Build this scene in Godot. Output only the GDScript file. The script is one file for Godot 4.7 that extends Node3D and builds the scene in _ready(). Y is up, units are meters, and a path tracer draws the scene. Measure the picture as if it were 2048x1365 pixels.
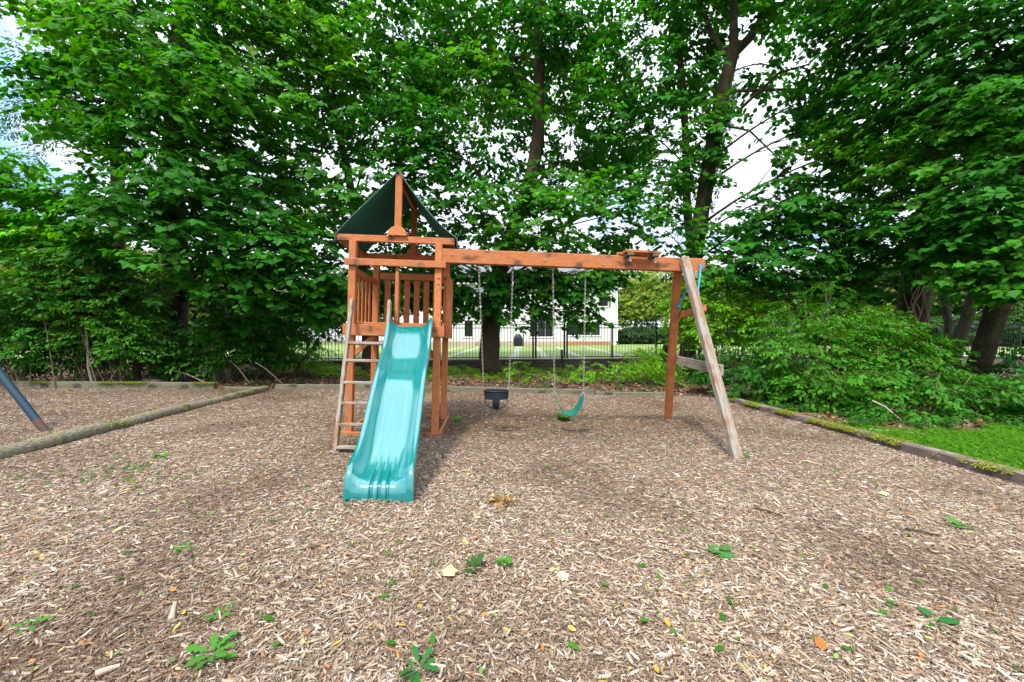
extends Node3D
# A wooden playset on a mulched playground in front of maples, a fence and a white house.
# World: x right, y up, -z away from the camera. F converts sizes read off the picture at a known distance.

const F := 790.0
const EYE := Vector3(0, 1.26, 0)
var M := {}
var LEAF := {}
var taken := {}
var lump := FastNoiseLite.new()

# ---------------------------------------------------------------- mesh builder
class MB:
	var v := PackedVector3Array()
	var n := PackedVector3Array()
	var uv := PackedVector2Array()
	var c := PackedColorArray()
	var ix := PackedInt32Array()
	var col := Color(1, 1, 1)
	func vert(p: Vector3, nn: Vector3, t := Vector2.ZERO) -> int:
		v.append(p); n.append(nn); uv.append(t); c.append(col)
		return v.size() - 1
	func tri(a: int, b: int, d: int):
		ix.append(a); ix.append(d); ix.append(b)
	# corners run counter-clockwise seen from outside
	func quad(a: Vector3, b: Vector3, d: Vector3, e: Vector3, ta := Vector2(0, 0), tb := Vector2(1, 0), td := Vector2(1, 1), te := Vector2(0, 1)):
		var nn := (b - a).cross(e - a)
		if nn.length_squared() < 1e-14: nn = (d - b).cross(e - b)
		nn = nn.normalized()
		var i := vert(a, nn, ta)
		vert(b, nn, tb); vert(d, nn, td); vert(e, nn, te)
		tri(i, i + 1, i + 2); tri(i, i + 2, i + 3)
	func tri3(a: Vector3, b: Vector3, d: Vector3):
		var nn := (b - a).cross(d - a).normalized()
		var i := vert(a, nn, Vector2(a.x, a.z))
		vert(b, nn, Vector2(b.x, b.z)); vert(d, nn, Vector2(d.x, d.z))
		tri(i, i + 1, i + 2)
	# chamfered box, centred, length along y; grain runs along y
	func box(s: Vector3, bev := 0.004, at := Transform3D(), off := Vector2.ZERO):
		var h := s * 0.5
		var b: float = min(bev, 0.4 * min(s.x, min(s.y, s.z)))
		var ax := [Vector3(1, 0, 0), Vector3(0, 1, 0), Vector3(0, 0, 1)]
		for k in 3:
			for sg in [-1.0, 1.0]:
				var nn: Vector3 = ax[k] * sg
				var u: Vector3 = ax[(k + 1) % 3]
				var w: Vector3 = nn.cross(u)
				var hu: float = abs(u.dot(h)) - b
				var hw: float = abs(w.dot(h)) - b
				var o: Vector3 = nn * abs(nn.dot(h))
				var P := [o - u * hu - w * hw, o + u * hu - w * hw, o + u * hu + w * hw, o - u * hu + w * hw]
				var T := []
				for p: Vector3 in P:
					var t := Vector2(p.x + p.z, p.y)
					if k == 1: t = Vector2(p.x, p.z)
					T.append(Vector2(t.x / 0.35, t.y / 2.6) + off)
				quad(at * P[0], at * P[1], at * P[2], at * P[3], T[0], T[1], T[2], T[3])
		for k in 3:
			var e: Vector3 = ax[k]
			var u: Vector3 = ax[(k + 1) % 3]
			var w: Vector3 = ax[(k + 2) % 3]
			var le: float = abs(e.dot(h)) - b
			for su in [-1.0, 1.0]:
				for sw in [-1.0, 1.0]:
					var hu: float = abs(u.dot(h)); var hw: float = abs(w.dot(h))
					var p1: Vector3 = u * su * hu + w * sw * (hw - b)
					var p2: Vector3 = u * su * (hu - b) + w * sw * hw
					var q := [p1 - e * le, p2 - e * le, p2 + e * le, p1 + e * le]
					if su * sw < 0: q = [p2 - e * le, p1 - e * le, p1 + e * le, p2 + e * le]
					var T := []
					for p: Vector3 in q: T.append(Vector2((p.x + p.z) / 0.35, p.y / 2.6) + off)
					quad(at * q[0], at * q[1], at * q[2], at * q[3], T[0], T[1], T[2], T[3])
		for sx in [-1.0, 1.0]:
			for sy in [-1.0, 1.0]:
				for sz in [-1.0, 1.0]:
					var a := Vector3(sx * h.x, sy * (h.y - b), sz * (h.z - b))
					var d := Vector3(sx * (h.x - b), sy * h.y, sz * (h.z - b))
					var g := Vector3(sx * (h.x - b), sy * (h.y - b), sz * h.z)
					if sx * sy * sz > 0: tri3(at * a, at * d, at * g)
					else: tri3(at * a, at * g, at * d)
	func tube(pts: Array, rad: Array, sides := 8, vs := 1.0, rough := 0.0, seed_ := 0, capped := true):
		var fn: FastNoiseLite = null
		if rough > 0.0:
			fn = FastNoiseLite.new(); fn.seed = seed_; fn.frequency = 1.0
		var along := 0.0
		var side := Vector3.RIGHT
		var first := v.size()
		for i in pts.size():
			var p: Vector3 = pts[i]
			var t: Vector3 = (pts[min(i + 1, pts.size() - 1)] - pts[max(i - 1, 0)]).normalized()
			if i == 0:
				side = t.cross(Vector3.FORWARD if abs(t.z) < 0.9 else Vector3.UP).normalized()
			else:
				along += (p - pts[i - 1]).length()
				side = (side - t * side.dot(t)).normalized()
			var up := t.cross(side)
			for k in sides + 1:
				var a := TAU * k / sides
				var d := side * cos(a) + up * sin(a)
				var r: float = rad[i]
				if fn: r *= 1.0 + rough * fn.get_noise_3d(cos(a) * 1.6, along * 0.7, sin(a) * 1.6) + rough * 0.6 * fn.get_noise_3d(cos(a) * 5.0, along * 1.3, sin(a) * 5.0)
				vert(p + d * r, d, Vector2(float(k) / sides * max(1.0, round(TAU * rad[0] / 0.6)), along * vs))
		for i in pts.size() - 1:
			for k in sides:
				var a := first + i * (sides + 1) + k
				var b := a + 1
				var d := a + sides + 1
				tri(a, b, d + 1); tri(a, d + 1, d)
		if capped:
			for e in [0, pts.size() - 1]:
				var t: Vector3 = (pts[0] - pts[1]).normalized() if e == 0 else (pts[e] - pts[e - 1]).normalized()
				var o := vert(pts[e], t, Vector2(0.5, 0.5))
				for k in sides + 1:
					var q := v[first + e * (sides + 1) + k]
					vert(q, t, Vector2(0.5 + 0.4 * cos(TAU * k / sides), 0.5 + 0.4 * sin(TAU * k / sides)))
				for k in sides:
					if e == 0: tri(o, o + 2 + k, o + 1 + k)
					else: tri(o, o + 1 + k, o + 2 + k)
	func mesh(colored := false) -> ArrayMesh:
		var a := []
		a.resize(Mesh.ARRAY_MAX)
		a[Mesh.ARRAY_VERTEX] = v; a[Mesh.ARRAY_NORMAL] = n; a[Mesh.ARRAY_TEX_UV] = uv; a[Mesh.ARRAY_INDEX] = ix
		if colored: a[Mesh.ARRAY_COLOR] = c
		var m := ArrayMesh.new()
		m.add_surface_from_arrays(Mesh.PRIMITIVE_TRIANGLES, a)
		return m

# ---------------------------------------------------------------- scene helpers
func numbered(called: String) -> String:
	taken[called] = taken.get(called, -1) + 1
	return called if taken[called] == 0 else "%s_%03d" % [called, taken[called]]

func tag(o: Node, label: String, category: String, group := "", kind := "") -> Node:
	o.set_meta("label", label)
	if category != "": o.set_meta("category", category)
	if group != "": o.set_meta("group", group)
	if kind != "": o.set_meta("kind", kind)
	return o

func thing(called: String, label: String, category: String, at := Vector3.ZERO, group := "") -> Node3D:
	var o := Node3D.new()
	o.name = numbered(called)
	add_child(o)
	o.position = at
	tag(o, label, category, group)
	return o

func put(parent: Node, called: String, mesh: Mesh, mat: Material, xf := Transform3D()) -> MeshInstance3D:
	var o := MeshInstance3D.new()
	o.name = numbered(called) if parent == self else called
	o.mesh = mesh
	o.material_override = mat
	o.transform = xf
	parent.add_child(o, true)
	return o

func struct_(called: String, mesh: Mesh, mat: Material) -> MeshInstance3D:
	var o := put(self, called, mesh, mat)
	o.set_meta("kind", "structure")
	return o

func group_node(parent: Node, called: String) -> Node3D:
	var o := Node3D.new()
	o.name = called
	parent.add_child(o, true)
	return o

# many copies of one mesh as one mass: list of [Transform3D, Color]
func mass(parent: Node, called: String, mesh: Mesh, mat: Material, list: Array, stuff := true) -> MultiMeshInstance3D:
	var mm := MultiMesh.new()
	mm.transform_format = MultiMesh.TRANSFORM_3D
	mm.use_colors = true
	mm.mesh = mesh
	mm.instance_count = list.size()
	var b := PackedFloat32Array()
	b.resize(list.size() * 16)
	var k := 0
	for e in list:
		var t: Transform3D = e[0]
		var q: Color = e[1]
		b[k] = t.basis.x.x; b[k + 1] = t.basis.y.x; b[k + 2] = t.basis.z.x; b[k + 3] = t.origin.x
		b[k + 4] = t.basis.x.y; b[k + 5] = t.basis.y.y; b[k + 6] = t.basis.z.y; b[k + 7] = t.origin.y
		b[k + 8] = t.basis.x.z; b[k + 9] = t.basis.y.z; b[k + 10] = t.basis.z.z; b[k + 11] = t.origin.z
		b[k + 12] = q.r; b[k + 13] = q.g; b[k + 14] = q.b; b[k + 15] = 1.0
		k += 16
	mm.buffer = b
	var o := MultiMeshInstance3D.new()
	o.name = numbered(called) if parent == self else called
	o.multimesh = mm
	o.material_override = mat
	parent.add_child(o, true)
	if stuff: o.set_meta("kind", "stuff")
	return o

# the point seen at pixel (px, py) of the 2048 wide picture, d metres in front of the camera
func at(px: float, py: float, d: float) -> Vector3:
	return EYE + Vector3((px - 1024.0) / F * d, -(py - 682.5) / F * d, -d)

func rng(s: int) -> RandomNumberGenerator:
	var r := RandomNumberGenerator.new()
	r.seed = s
	return r

# transform that lays a box (length along y) from a to b, its x side turned towards `wide`
func along(a: Vector3, b: Vector3, wide := Vector3.RIGHT) -> Transform3D:
	var y := (b - a).normalized()
	var x := (wide - y * wide.dot(y)).normalized()
	return Transform3D(Basis(x, y, x.cross(y)), (a + b) * 0.5)

var board_seed := 0
func board(parent: Node, called: String, a: Vector3, b: Vector3, w: float, t: float, mat: Material, wide := Vector3.RIGHT, bev := 0.005) -> MeshInstance3D:
	board_seed += 1
	var mb := MB.new()
	mb.box(Vector3(w, (b - a).length(), t), bev, Transform3D(), Vector2(fmod(board_seed * 0.377, 1.0), fmod(board_seed * 0.618, 1.0)))
	return put(parent, called, mb.mesh(), mat, along(a, b, wide))

# fence line: distance of the retaining wall's front at a given x
func fence_d(x: float) -> float:
	return 16.7 + 0.08 * x

# height of the ground at x, d metres in front of the camera
func ground(x: float, d: float) -> float:
	var base: float = -0.02 * x if x > -3.0 else 0.06 + 0.006 * (-3.0 - x)
	if x > 6.0: base = -0.12 - 0.004 * (x - 6.0)
	base = clamp(base, -0.3, 0.12)
	var u := d - fence_d(x)
	if u <= 0.0:
		var far := smoothstep(10.0, 16.0, d)
		base = lerp(base, 0.03 + 0.22 * smoothstep(-3.0, -9.0, x), far)
		base += lump.get_noise_2d(x * 22.0, d * 22.0) * (0.018 + 0.05 * far)
	else:
		base = wall_top(x) - 0.05 + clamp(u / 21.0, 0.0, 1.0) * 0.42 + clamp((u - 21.0) / 100.0, 0.0, 1.0) * 0.6
	return base

func wall_top(x: float) -> float:
	return 0.47 + 0.004 * x

func on_ground(x: float, d: float, up := 0.0) -> Vector3:
	return Vector3(x, ground(x, d) + up, -d)

# a piece of terrain: rows of distances along columns of x, raised by up
func sheet(xs: Array, ds: Array, up: float, follow_fence := false, lawn := false) -> ArrayMesh:
	var mb := MB.new()
	for j in ds.size():
		for i in xs.size():
			var x: float = xs[i]
			var d: float = ds[j] + (fence_d(x) if follow_fence else 0.0)
			if lawn: d = -4.0 + (d + 4.0) / 10.0 * (lawn_limit(x) + 4.0)
			var e := 0.15
			var gx := ground(x + e, d) - ground(x - e, d)
			var gz := ground(x, d + e) - ground(x, d - e)
			var nn := Vector3(-gx, 2 * e, gz).normalized()
			if follow_fence and abs(ds[j]) < 0.4: nn = Vector3.UP
			mb.vert(Vector3(x, ground(x, d) + up, -d), nn, Vector2(x, d))
	var w := xs.size()
	for j in ds.size() - 1:
		for i in w - 1:
			var a := j * w + i
			mb.tri(a, a + 1, a + w + 1); mb.tri(a, a + w + 1, a + w)
	return mb.mesh()

# how far the side lawn reaches before the leaf litter starts
func lawn_limit(x: float) -> float:
	return 6.3 + 0.25 * sin(x * 1.7) + 0.12 * sin(x * 5.0) - 0.05 * (x - 5.0) - 0.9 * smoothstep(5.6, 4.9, x)

func span(a: float, b: float, n: int) -> Array:
	var r := []
	for i in n + 1: r.append(lerp(a, b, float(i) / n))
	return r

# ---------------------------------------------------------------- textures and materials
func noise(s: int, freq: float, oct := 4, type := FastNoiseLite.TYPE_SIMPLEX_SMOOTH) -> FastNoiseLite:
	var f := FastNoiseLite.new()
	f.seed = s; f.frequency = freq; f.fractal_octaves = oct; f.noise_type = type
	return f

func tex(img: Image) -> ImageTexture:
	img.generate_mipmaps()
	return ImageTexture.create_from_image(img)

func lin(r: float, g: float, b: float) -> Color:
	return Color(r, g, b).linear_to_srgb()

func mat(r: float, g: float, b: float, rough := 0.8) -> StandardMaterial3D:
	var m := StandardMaterial3D.new()
	m.albedo_color = lin(r, g, b)
	m.roughness = rough
	m.metallic_specular = 0.4
	return m

# wood: grain along v. base, dark grain, and a share of grey weathering / mildew in patches
func wood_image(s: int, base: Color, dark: Color, grey: Color, amount: float, mould: float) -> Array:
	var W := 256; var H := 1024
	var img := Image.create(W, H, false, Image.FORMAT_RGB8)
	var hgt := Image.create(W, H, false, Image.FORMAT_L8)
	var a := noise(s, 0.03, 3); var b := noise(s + 1, 0.012, 3); var c := noise(s + 2, 0.02, 4); var k := noise(s + 3, 0.25, 2)
	for y in H:
		for x in W:
			# wrap along both axes by mirroring
			var xx: float = abs(x - W / 2.0); var yy: float = abs(y - H / 2.0)
			var g := a.get_noise_2d(xx * 9.0 + b.get_noise_2d(xx, yy * 0.8) * 30.0, yy * 0.55)
			var fine := k.get_noise_2d(xx * 3.0, yy * 0.12)
			var t: float = clamp(0.5 + 0.75 * g + 0.35 * fine, 0.0, 1.0)
			var col := dark.lerp(base, t)
			var wz: float = smoothstep(1.0 - amount, 1.35 - amount, 0.5 + c.get_noise_2d(xx * 0.7, yy * 0.25) * 0.7 + 0.3 * fine + 0.2 * g)
			col = col.lerp(grey * (0.75 + 0.4 * t), wz)
			var mz: float = smoothstep(1.0 - mould, 1.3 - mould, 0.5 + c.get_noise_2d(xx * 0.35 + 400.0, yy * 0.22 + 90.0) * 0.85 + 0.22 * fine + 0.12 * g)
			col = col.lerp(Color(0.035, 0.035, 0.03), mz * 0.8)
			img.set_pixel(x, y, col.linear_to_srgb())
			hgt.set_pixel(x, y, Color(t, t, t))
	return [img, hgt]

func wood(s: int, base: Color, dark: Color, grey: Color, amount: float, mould: float, rough := 0.75) -> StandardMaterial3D:
	var im := wood_image(s, base, dark, grey, amount, mould)
	var m := StandardMaterial3D.new()
	m.albedo_texture = tex(im[0])
	m.roughness = rough
	m.metallic_specular = 0.35
	var h: Image = im[1]
	h.bump_map_to_normal_map(2.2)
	m.normal_enabled = true
	m.normal_texture = tex(h)
	m.normal_scale = 0.6
	return m

func speckle_tex(s: int, size: int, cols: Array, freqs: Array, stretch := Vector2.ONE) -> ImageTexture:
	var img := Image.create(size, size, false, Image.FORMAT_RGB8)
	var ns := []
	for i in freqs.size():
		var f := noise(s + i, freqs[i], 3)
		ns.append(f.get_seamless_image(size, size, false, false, 0.1, true))
	for y in size:
		for x in size:
			var t := 0.0
			for i in ns.size():
				t += (ns[i] as Image).get_pixel(x, y).r
			t /= ns.size()
			t = clamp((t - 0.5) * 1.7 + 0.5, 0.0, 0.999) * (cols.size() - 1)
			var k := int(t)
			img.set_pixel(x, y, (cols[k] as Color).lerp(cols[k + 1], t - k).linear_to_srgb())
	return tex(img)

func bark_mat(s: int, base: Color, dark: Color, moss: float) -> StandardMaterial3D:
	var W := 256
	var img := Image.create(W, W, false, Image.FORMAT_RGB8)
	var h := Image.create(W, W, false, Image.FORMAT_L8)
	var a := noise(s, 0.02, 3); var b := noise(s + 1, 0.03, 3); var c := noise(s + 2, 0.015, 3)
	for y in W:
		for x in W:
			var xx: float = abs(x - W / 2.0); var yy: float = abs(y - W / 2.0)
			var g: float = abs(a.get_noise_2d(xx * 5.0 + 14.0 * b.get_noise_2d(xx, yy), yy * 0.9))
			var t: float = clamp(g * 3.2, 0.0, 1.0) * (0.8 + 0.4 * b.get_noise_2d(xx * 4.0, yy * 4.0))
			var col := dark.lerp(base, clamp(t, 0.0, 1.0))
			var mz: float = smoothstep(0.75 - moss, 1.1 - moss, 0.5 + c.get_noise_2d(xx, yy) * 0.9)
			col = col.lerp(Color(0.07, 0.1, 0.03), mz * 0.6)
			img.set_pixel(x, y, col.linear_to_srgb())
			h.set_pixel(x, y, Color(t, t, t))
	var m := StandardMaterial3D.new()
	m.albedo_texture = tex(img)
	m.roughness = 0.95
	m.metallic_specular = 0.2
	h.bump_map_to_normal_map(5.0)
	m.normal_enabled = true
	m.normal_texture = tex(h)
	return m

func leaf_mat(back: Color, rough := 0.45, spec := 0.5) -> StandardMaterial3D:
	var m := StandardMaterial3D.new()
	m.vertex_color_use_as_albedo = true
	m.albedo_color = Color(1, 1, 1)
	m.roughness = rough
	m.metallic_specular = spec
	m.backlight_enabled = true
	m.backlight = back
	m.cull_mode = BaseMaterial3D.CULL_DISABLED
	return m

func make_materials():
	var orange := Color(0.54, 0.2, 0.072); var odark := Color(0.3, 0.09, 0.032); var grey := Color(0.3, 0.25, 0.2)
	M.redwood = wood(11, orange, odark, grey, 0.16, 0.15)
	M.redwood_stained = wood(31, orange, odark, grey, 0.3, 0.33)
	M.redwood_pale = wood(41, orange * 1.15, odark * 1.2, grey, 0.16, 0.1)
	M.weathered = wood(51, Color(0.33, 0.19, 0.11), Color(0.16, 0.1, 0.07), Color(0.3, 0.28, 0.235), 0.74, 0.26, 0.9)
	M.timber = wood(71, Color(0.24, 0.21, 0.155), Color(0.05, 0.042, 0.03), Color(0.17, 0.19, 0.11), 0.6, 0.3, 0.95)
	M.timber.normal_scale = 1.4
	M.log = wood(91, Color(0.34, 0.3, 0.23), Color(0.045, 0.037, 0.028), Color(0.2, 0.23, 0.1), 0.5, 0.25, 0.95)
	M.log.normal_scale = 1.6
	M.purple_timber = wood(95, Color(0.2, 0.15, 0.13), Color(0.08, 0.06, 0.055), Color(0.25, 0.2, 0.2), 0.5, 0.2, 0.95)
	M.bark = bark_mat(111, Color(0.15, 0.11, 0.078), Color(0.025, 0.018, 0.013), 0.15)
	M.bark_dark = bark_mat(121, Color(0.10, 0.07, 0.05), Color(0.022, 0.016, 0.012), 0.1)
	M.bark_pale = bark_mat(131, Color(0.24, 0.2, 0.16), Color(0.07, 0.055, 0.04), 0.2)
	M.twig = mat(0.16, 0.12, 0.09, 0.9)
	M.vine = mat(0.34, 0.28, 0.22, 0.9)
	M.leaf = leaf_mat(Color(0.95, 1.0, 0.25), 0.55, 0.3)
	M.leaf_dry = leaf_mat(Color(0.3, 0.25, 0.15), 0.7, 0.3)
	M.chip = mat(1, 1, 1, 0.85)
	M.chip.vertex_color_use_as_albedo = true
	M.chip.metallic_specular = 0.3
	M.tarp = mat(0.012, 0.125, 0.1, 0.7)
	M.tarp.backlight_enabled = true
	M.tarp.backlight = Color(0.25, 0.3, 0.28)
	M.tarp.albedo_texture = speckle_tex(7, 256, [Color(0.7, 0.75, 0.75), Color(1, 1, 1), Color(1.0, 0.98, 0.95)], [0.01, 0.3])
	M.tarp.uv1_triplanar = true
	M.hem = mat(0.12, 0.2, 0.16, 0.8)
	M.slide = mat(1, 1, 1, 0.14)
	var scuff := Image.create(512, 512, false, Image.FORMAT_RGB8)
	var s1 := noise(61, 0.02, 3); var s2 := noise(62, 0.05, 2)
	for y in 512:
		for x in 512:
			var k := s1.get_noise_2d(x * 9.0, y * 0.35)
			var where := smoothstep(-0.05, 0.35, s2.get_noise_2d(x * 0.3, y * 0.12))
			var mid: float = 1.0 - smoothstep(0.55, 0.85, abs(x - 256.0) / 256.0)
			var t: float = smoothstep(0.2, 0.5, k) * where * mid * 0.35
			scuff.set_pixel(x, y, Color(0.0005, 0.175, 0.18).lerp(Color(0.3, 0.42, 0.42), t).linear_to_srgb())
	M.slide.albedo_texture = tex(scuff)
	M.slide.metallic_specular = 1.0
	M.slide.clearcoat_enabled = true
	M.slide.clearcoat = 1.0
	M.slide.clearcoat_roughness = 0.12
	M.rubber = mat(0.011, 0.019, 0.028, 0.5)
	M.belt = mat(0.006, 0.13, 0.095, 0.35)
	M.chain = mat(0.4, 0.36, 0.34, 0.5)
	M.chain.metallic = 0.6
	M.rust = mat(0.28, 0.13, 0.08, 0.7)
	M.steel = mat(0.45, 0.45, 0.47, 0.4)
	M.steel.metallic = 0.7
	M.blue_rod = mat(0.02, 0.28, 0.5, 0.4)
	M.blue_pole = mat(0.014, 0.04, 0.065, 0.4)
	M.rusty_foot = mat(0.09, 0.05, 0.04, 0.85)
	M.fence = mat(0.012, 0.013, 0.016, 0.4)
	M.block = mat(0.13, 0.11, 0.095, 0.95)
	M.block.albedo_texture = speckle_tex(17, 256, [Color(0.6, 0.6, 0.6), Color(0.85, 0.83, 0.8), Color(1, 1, 1)], [0.02, 0.15])
	M.block.uv1_triplanar = true
	M.cap = mat(0.42, 0.4, 0.37, 0.9)
	M.siding = mat(0.6, 0.61, 0.63, 0.6)
	M.trim = mat(0.8, 0.8, 0.8, 0.5)
	M.glass = mat(0.02, 0.025, 0.03, 0.05)
	M.frame = mat(0.03, 0.03, 0.035, 0.4)
	M.shingle = mat(0.16, 0.165, 0.19, 0.9)
	M.stone = mat(0.42, 0.33, 0.26, 0.9)
	M.brick = mat(0.4, 0.19, 0.1, 0.9)
	M.cover = mat(0.016, 0.017, 0.02, 0.5)
	M.paver = mat(0.3, 0.33, 0.23, 0.9)
	M.soil = mat(1, 1, 1, 0.95)
	M.soil.albedo_texture = speckle_tex(201, 512, [Color(0.025, 0.016, 0.012), Color(0.06, 0.037, 0.027), Color(0.1, 0.06, 0.042), Color(0.15, 0.095, 0.065)], [0.02, 0.09, 0.2])
	M.soil.uv1_scale = Vector3(0.7, 0.7, 0.7)
	M.mulch = mat(1, 1, 1, 0.95)
	M.mulch.albedo_texture = speckle_tex(221, 1024, [Color(0.04, 0.026, 0.018), Color(0.085, 0.055, 0.036), Color(0.15, 0.1, 0.064), Color(0.23, 0.165, 0.11)], [0.03, 0.12, 0.22])
	M.mulch.uv1_scale = Vector3(0.6, 0.6, 0.6)
	M.turf = mat(1, 1, 1, 0.95)
	M.turf.albedo_texture = speckle_tex(241, 512, [Color(0.05, 0.08, 0.02), Color(0.075, 0.16, 0.025), Color(0.1, 0.22, 0.03)], [0.01, 0.12])
	M.lawn = mat(1, 1, 1, 0.95)
	M.lawn.albedo_texture = speckle_tex(251, 512, [Color(0.1, 0.16, 0.045), Color(0.15, 0.23, 0.055), Color(0.19, 0.26, 0.08), Color(0.25, 0.24, 0.12)], [0.008, 0.05, 0.2])
	M.lawn.uv1_scale = Vector3(0.12, 0.12, 0.12)

# ---------------------------------------------------------------- leaves
# outline of a leaf in its own plane (x across, z along), as a fan round the first point
const MAPLE := [Vector2(0, 0.42), Vector2(0.05, 0.0), Vector2(0.4, 0.07), Vector2(0.36, 0.27), Vector2(0.6, 0.5), Vector2(0.33, 0.66), Vector2(0.0, 1.04), Vector2(-0.33, 0.66), Vector2(-0.6, 0.5), Vector2(-0.36, 0.27), Vector2(-0.4, 0.07), Vector2(-0.05, 0.0)]
const OVAL := [Vector2(0, 0.45), Vector2(0.0, 0.0), Vector2(0.24, 0.28), Vector2(0.22, 0.66), Vector2(0.0, 1.0), Vector2(-0.22, 0.66), Vector2(-0.24, 0.28)]
const SLIM := [Vector2(0, 0.5), Vector2(0.0, 0.0), Vector2(0.14, 0.4), Vector2(0.0, 1.0), Vector2(-0.14, 0.4)]

func add_leaf(mb: MB, shape: Array, xf: Transform3D, curl: float):
	var up := xf.basis.y.normalized()
	var o := 0
	for i in shape.size():
		var q: Vector2 = shape[i]
		var y := -curl * (q.y * q.y) - absf(q.x) * curl * 0.7
		var w := (up + xf.basis.x.normalized() * q.x * 0.5).normalized()
		var k := mb.vert(xf * Vector3(q.x, y, q.y), w, q)
		if i == 0: o = k
	var nsides := shape.size() - 1
	for i in nsides:
		mb.tri(o, o + 1 + (i + 1) % nsides, o + 1 + i)

# a flat twig of leaves along +z
func make_spray(s: int, shape: Array, count: int, length: float, size0: float, size1: float, col: Color, flat: float) -> ArrayMesh:
	var r := rng(s)
	var mb := MB.new()
	mb.col = Color(0.09, 0.07, 0.045)
	mb.tube([Vector3(0, 0, -0.16 * length), Vector3(0, 0.01, length * 0.5), Vector3(0, -0.03, length)], [0.0095 * length, 0.007 * length, 0.003 * length], 3, 1.0, 0.0, 0, false)
	for i in count:
		var t := (i + 0.6) / count
		var sd := -1.0 if i % 2 == 0 else 1.0
		var size := r.randf_range(size0, size1)
		var yaw := sd * r.randf_range(0.5, 1.5) * (1.0 - 0.5 * t)
		var pet := r.randf_range(0.25, 0.9) * size
		var b := Basis(Vector3.UP, yaw)
		var p := Vector3(0, -0.04 * t * t, length * t) + b * Vector3(0, 0, pet) + Vector3(0, r.randf_range(-0.05, 0.03), 0)
		b = b * Basis(Vector3.RIGHT, r.randf_range(0.0, flat)) * Basis(Vector3.BACK, r.randf_range(-0.6, 0.6) * flat)
		var l := r.randf_range(0.72, 1.3)
		var warm := r.randf_range(-0.15, 0.22)
		mb.col = Color(col.r * l * (1.0 + warm), col.g * l, col.b * l * (1.0 - warm * 0.8))
		add_leaf(mb, shape, Transform3D(b.scaled(Vector3.ONE * size), p), 0.12)
	return mb.mesh(true)

func make_leaves():
	var maple := Color(0.031, 0.185, 0.016)
	for i in 3:
		LEAF["maple%d" % i] = make_spray(300 + i, MAPLE, 15, 0.62, 0.105, 0.185, maple, 0.75)
		LEAF["shrub%d" % i] = make_spray(320 + i, OVAL, 24, 0.5, 0.055, 0.12, Color(0.034, 0.16, 0.018), 0.9)
		LEAF["ash%d" % i] = make_spray(340 + i, SLIM, 22, 0.6, 0.09, 0.16, Color(0.024, 0.11, 0.022), 0.5)
		LEAF["far%d" % i] = make_spray(360 + i, OVAL, 16, 1.1, 0.2, 0.4, Color(0.06, 0.13, 0.03), 1.0)

# sprays spread through an ellipsoid, in tiers, pointing away from `from`
func fill(r: RandomNumberGenerator, c: Vector3, e: Vector3, count: int, from: Vector3, tint: Color, scale_: float, out: Array, tier := 0.42):
	for i in count:
		var dir := Vector3(r.randfn(), r.randfn(), r.randfn()).normalized()
		var p := c + dir * e * pow(r.randf(), 0.42)
		if tier > 0.0: p.y = c.y + snappedf(p.y - c.y, tier) + r.randfn(0, 0.07)
		var g := ground(p.x, -p.z) + 0.04
		if p.y < g: p.y = g + r.randf() * 0.15
		var o := p - from
		var yaw := atan2(o.x, o.z) + r.randfn(0.0, 0.9)
		var b := Basis(Vector3.UP, yaw) * Basis(Vector3.RIGHT, r.randf_range(-0.1, 0.55)) * Basis(Vector3.BACK, r.randfn(0, 0.28))
		var l := r.randf_range(0.75, 1.3)
		var w := r.randf_range(-0.08, 0.16)
		out.append([Transform3D(b.scaled(Vector3.ONE * scale_ * r.randf_range(0.75, 1.2)), p), Color(tint.r * l * (1 + w), tint.g * l, tint.b * l)])

func crown(parent: Node3D, called: String, kind: String, list: Array):
	# three leaf patterns, so that no two neighbours match
	var sets := [[], [], []]
	for i in list.size():
		var e: Array = list[i]
		var t: Transform3D = e[0]
		t.origin -= parent.position
		sets[i % 3].append([t, e[1]])
	for k in 3:
		if sets[k].size() > 0: mass(parent, called, LEAF["%s%d" % [kind, k]], M.leaf, sets[k])

func curve3(a: Vector3, b: Vector3, c: Vector3, steps: int) -> Array:
	var r := []
	for i in steps + 1:
		var t := float(i) / steps
		r.append(a.lerp(b, t).lerp(b.lerp(c, t), t))
	return r

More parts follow.
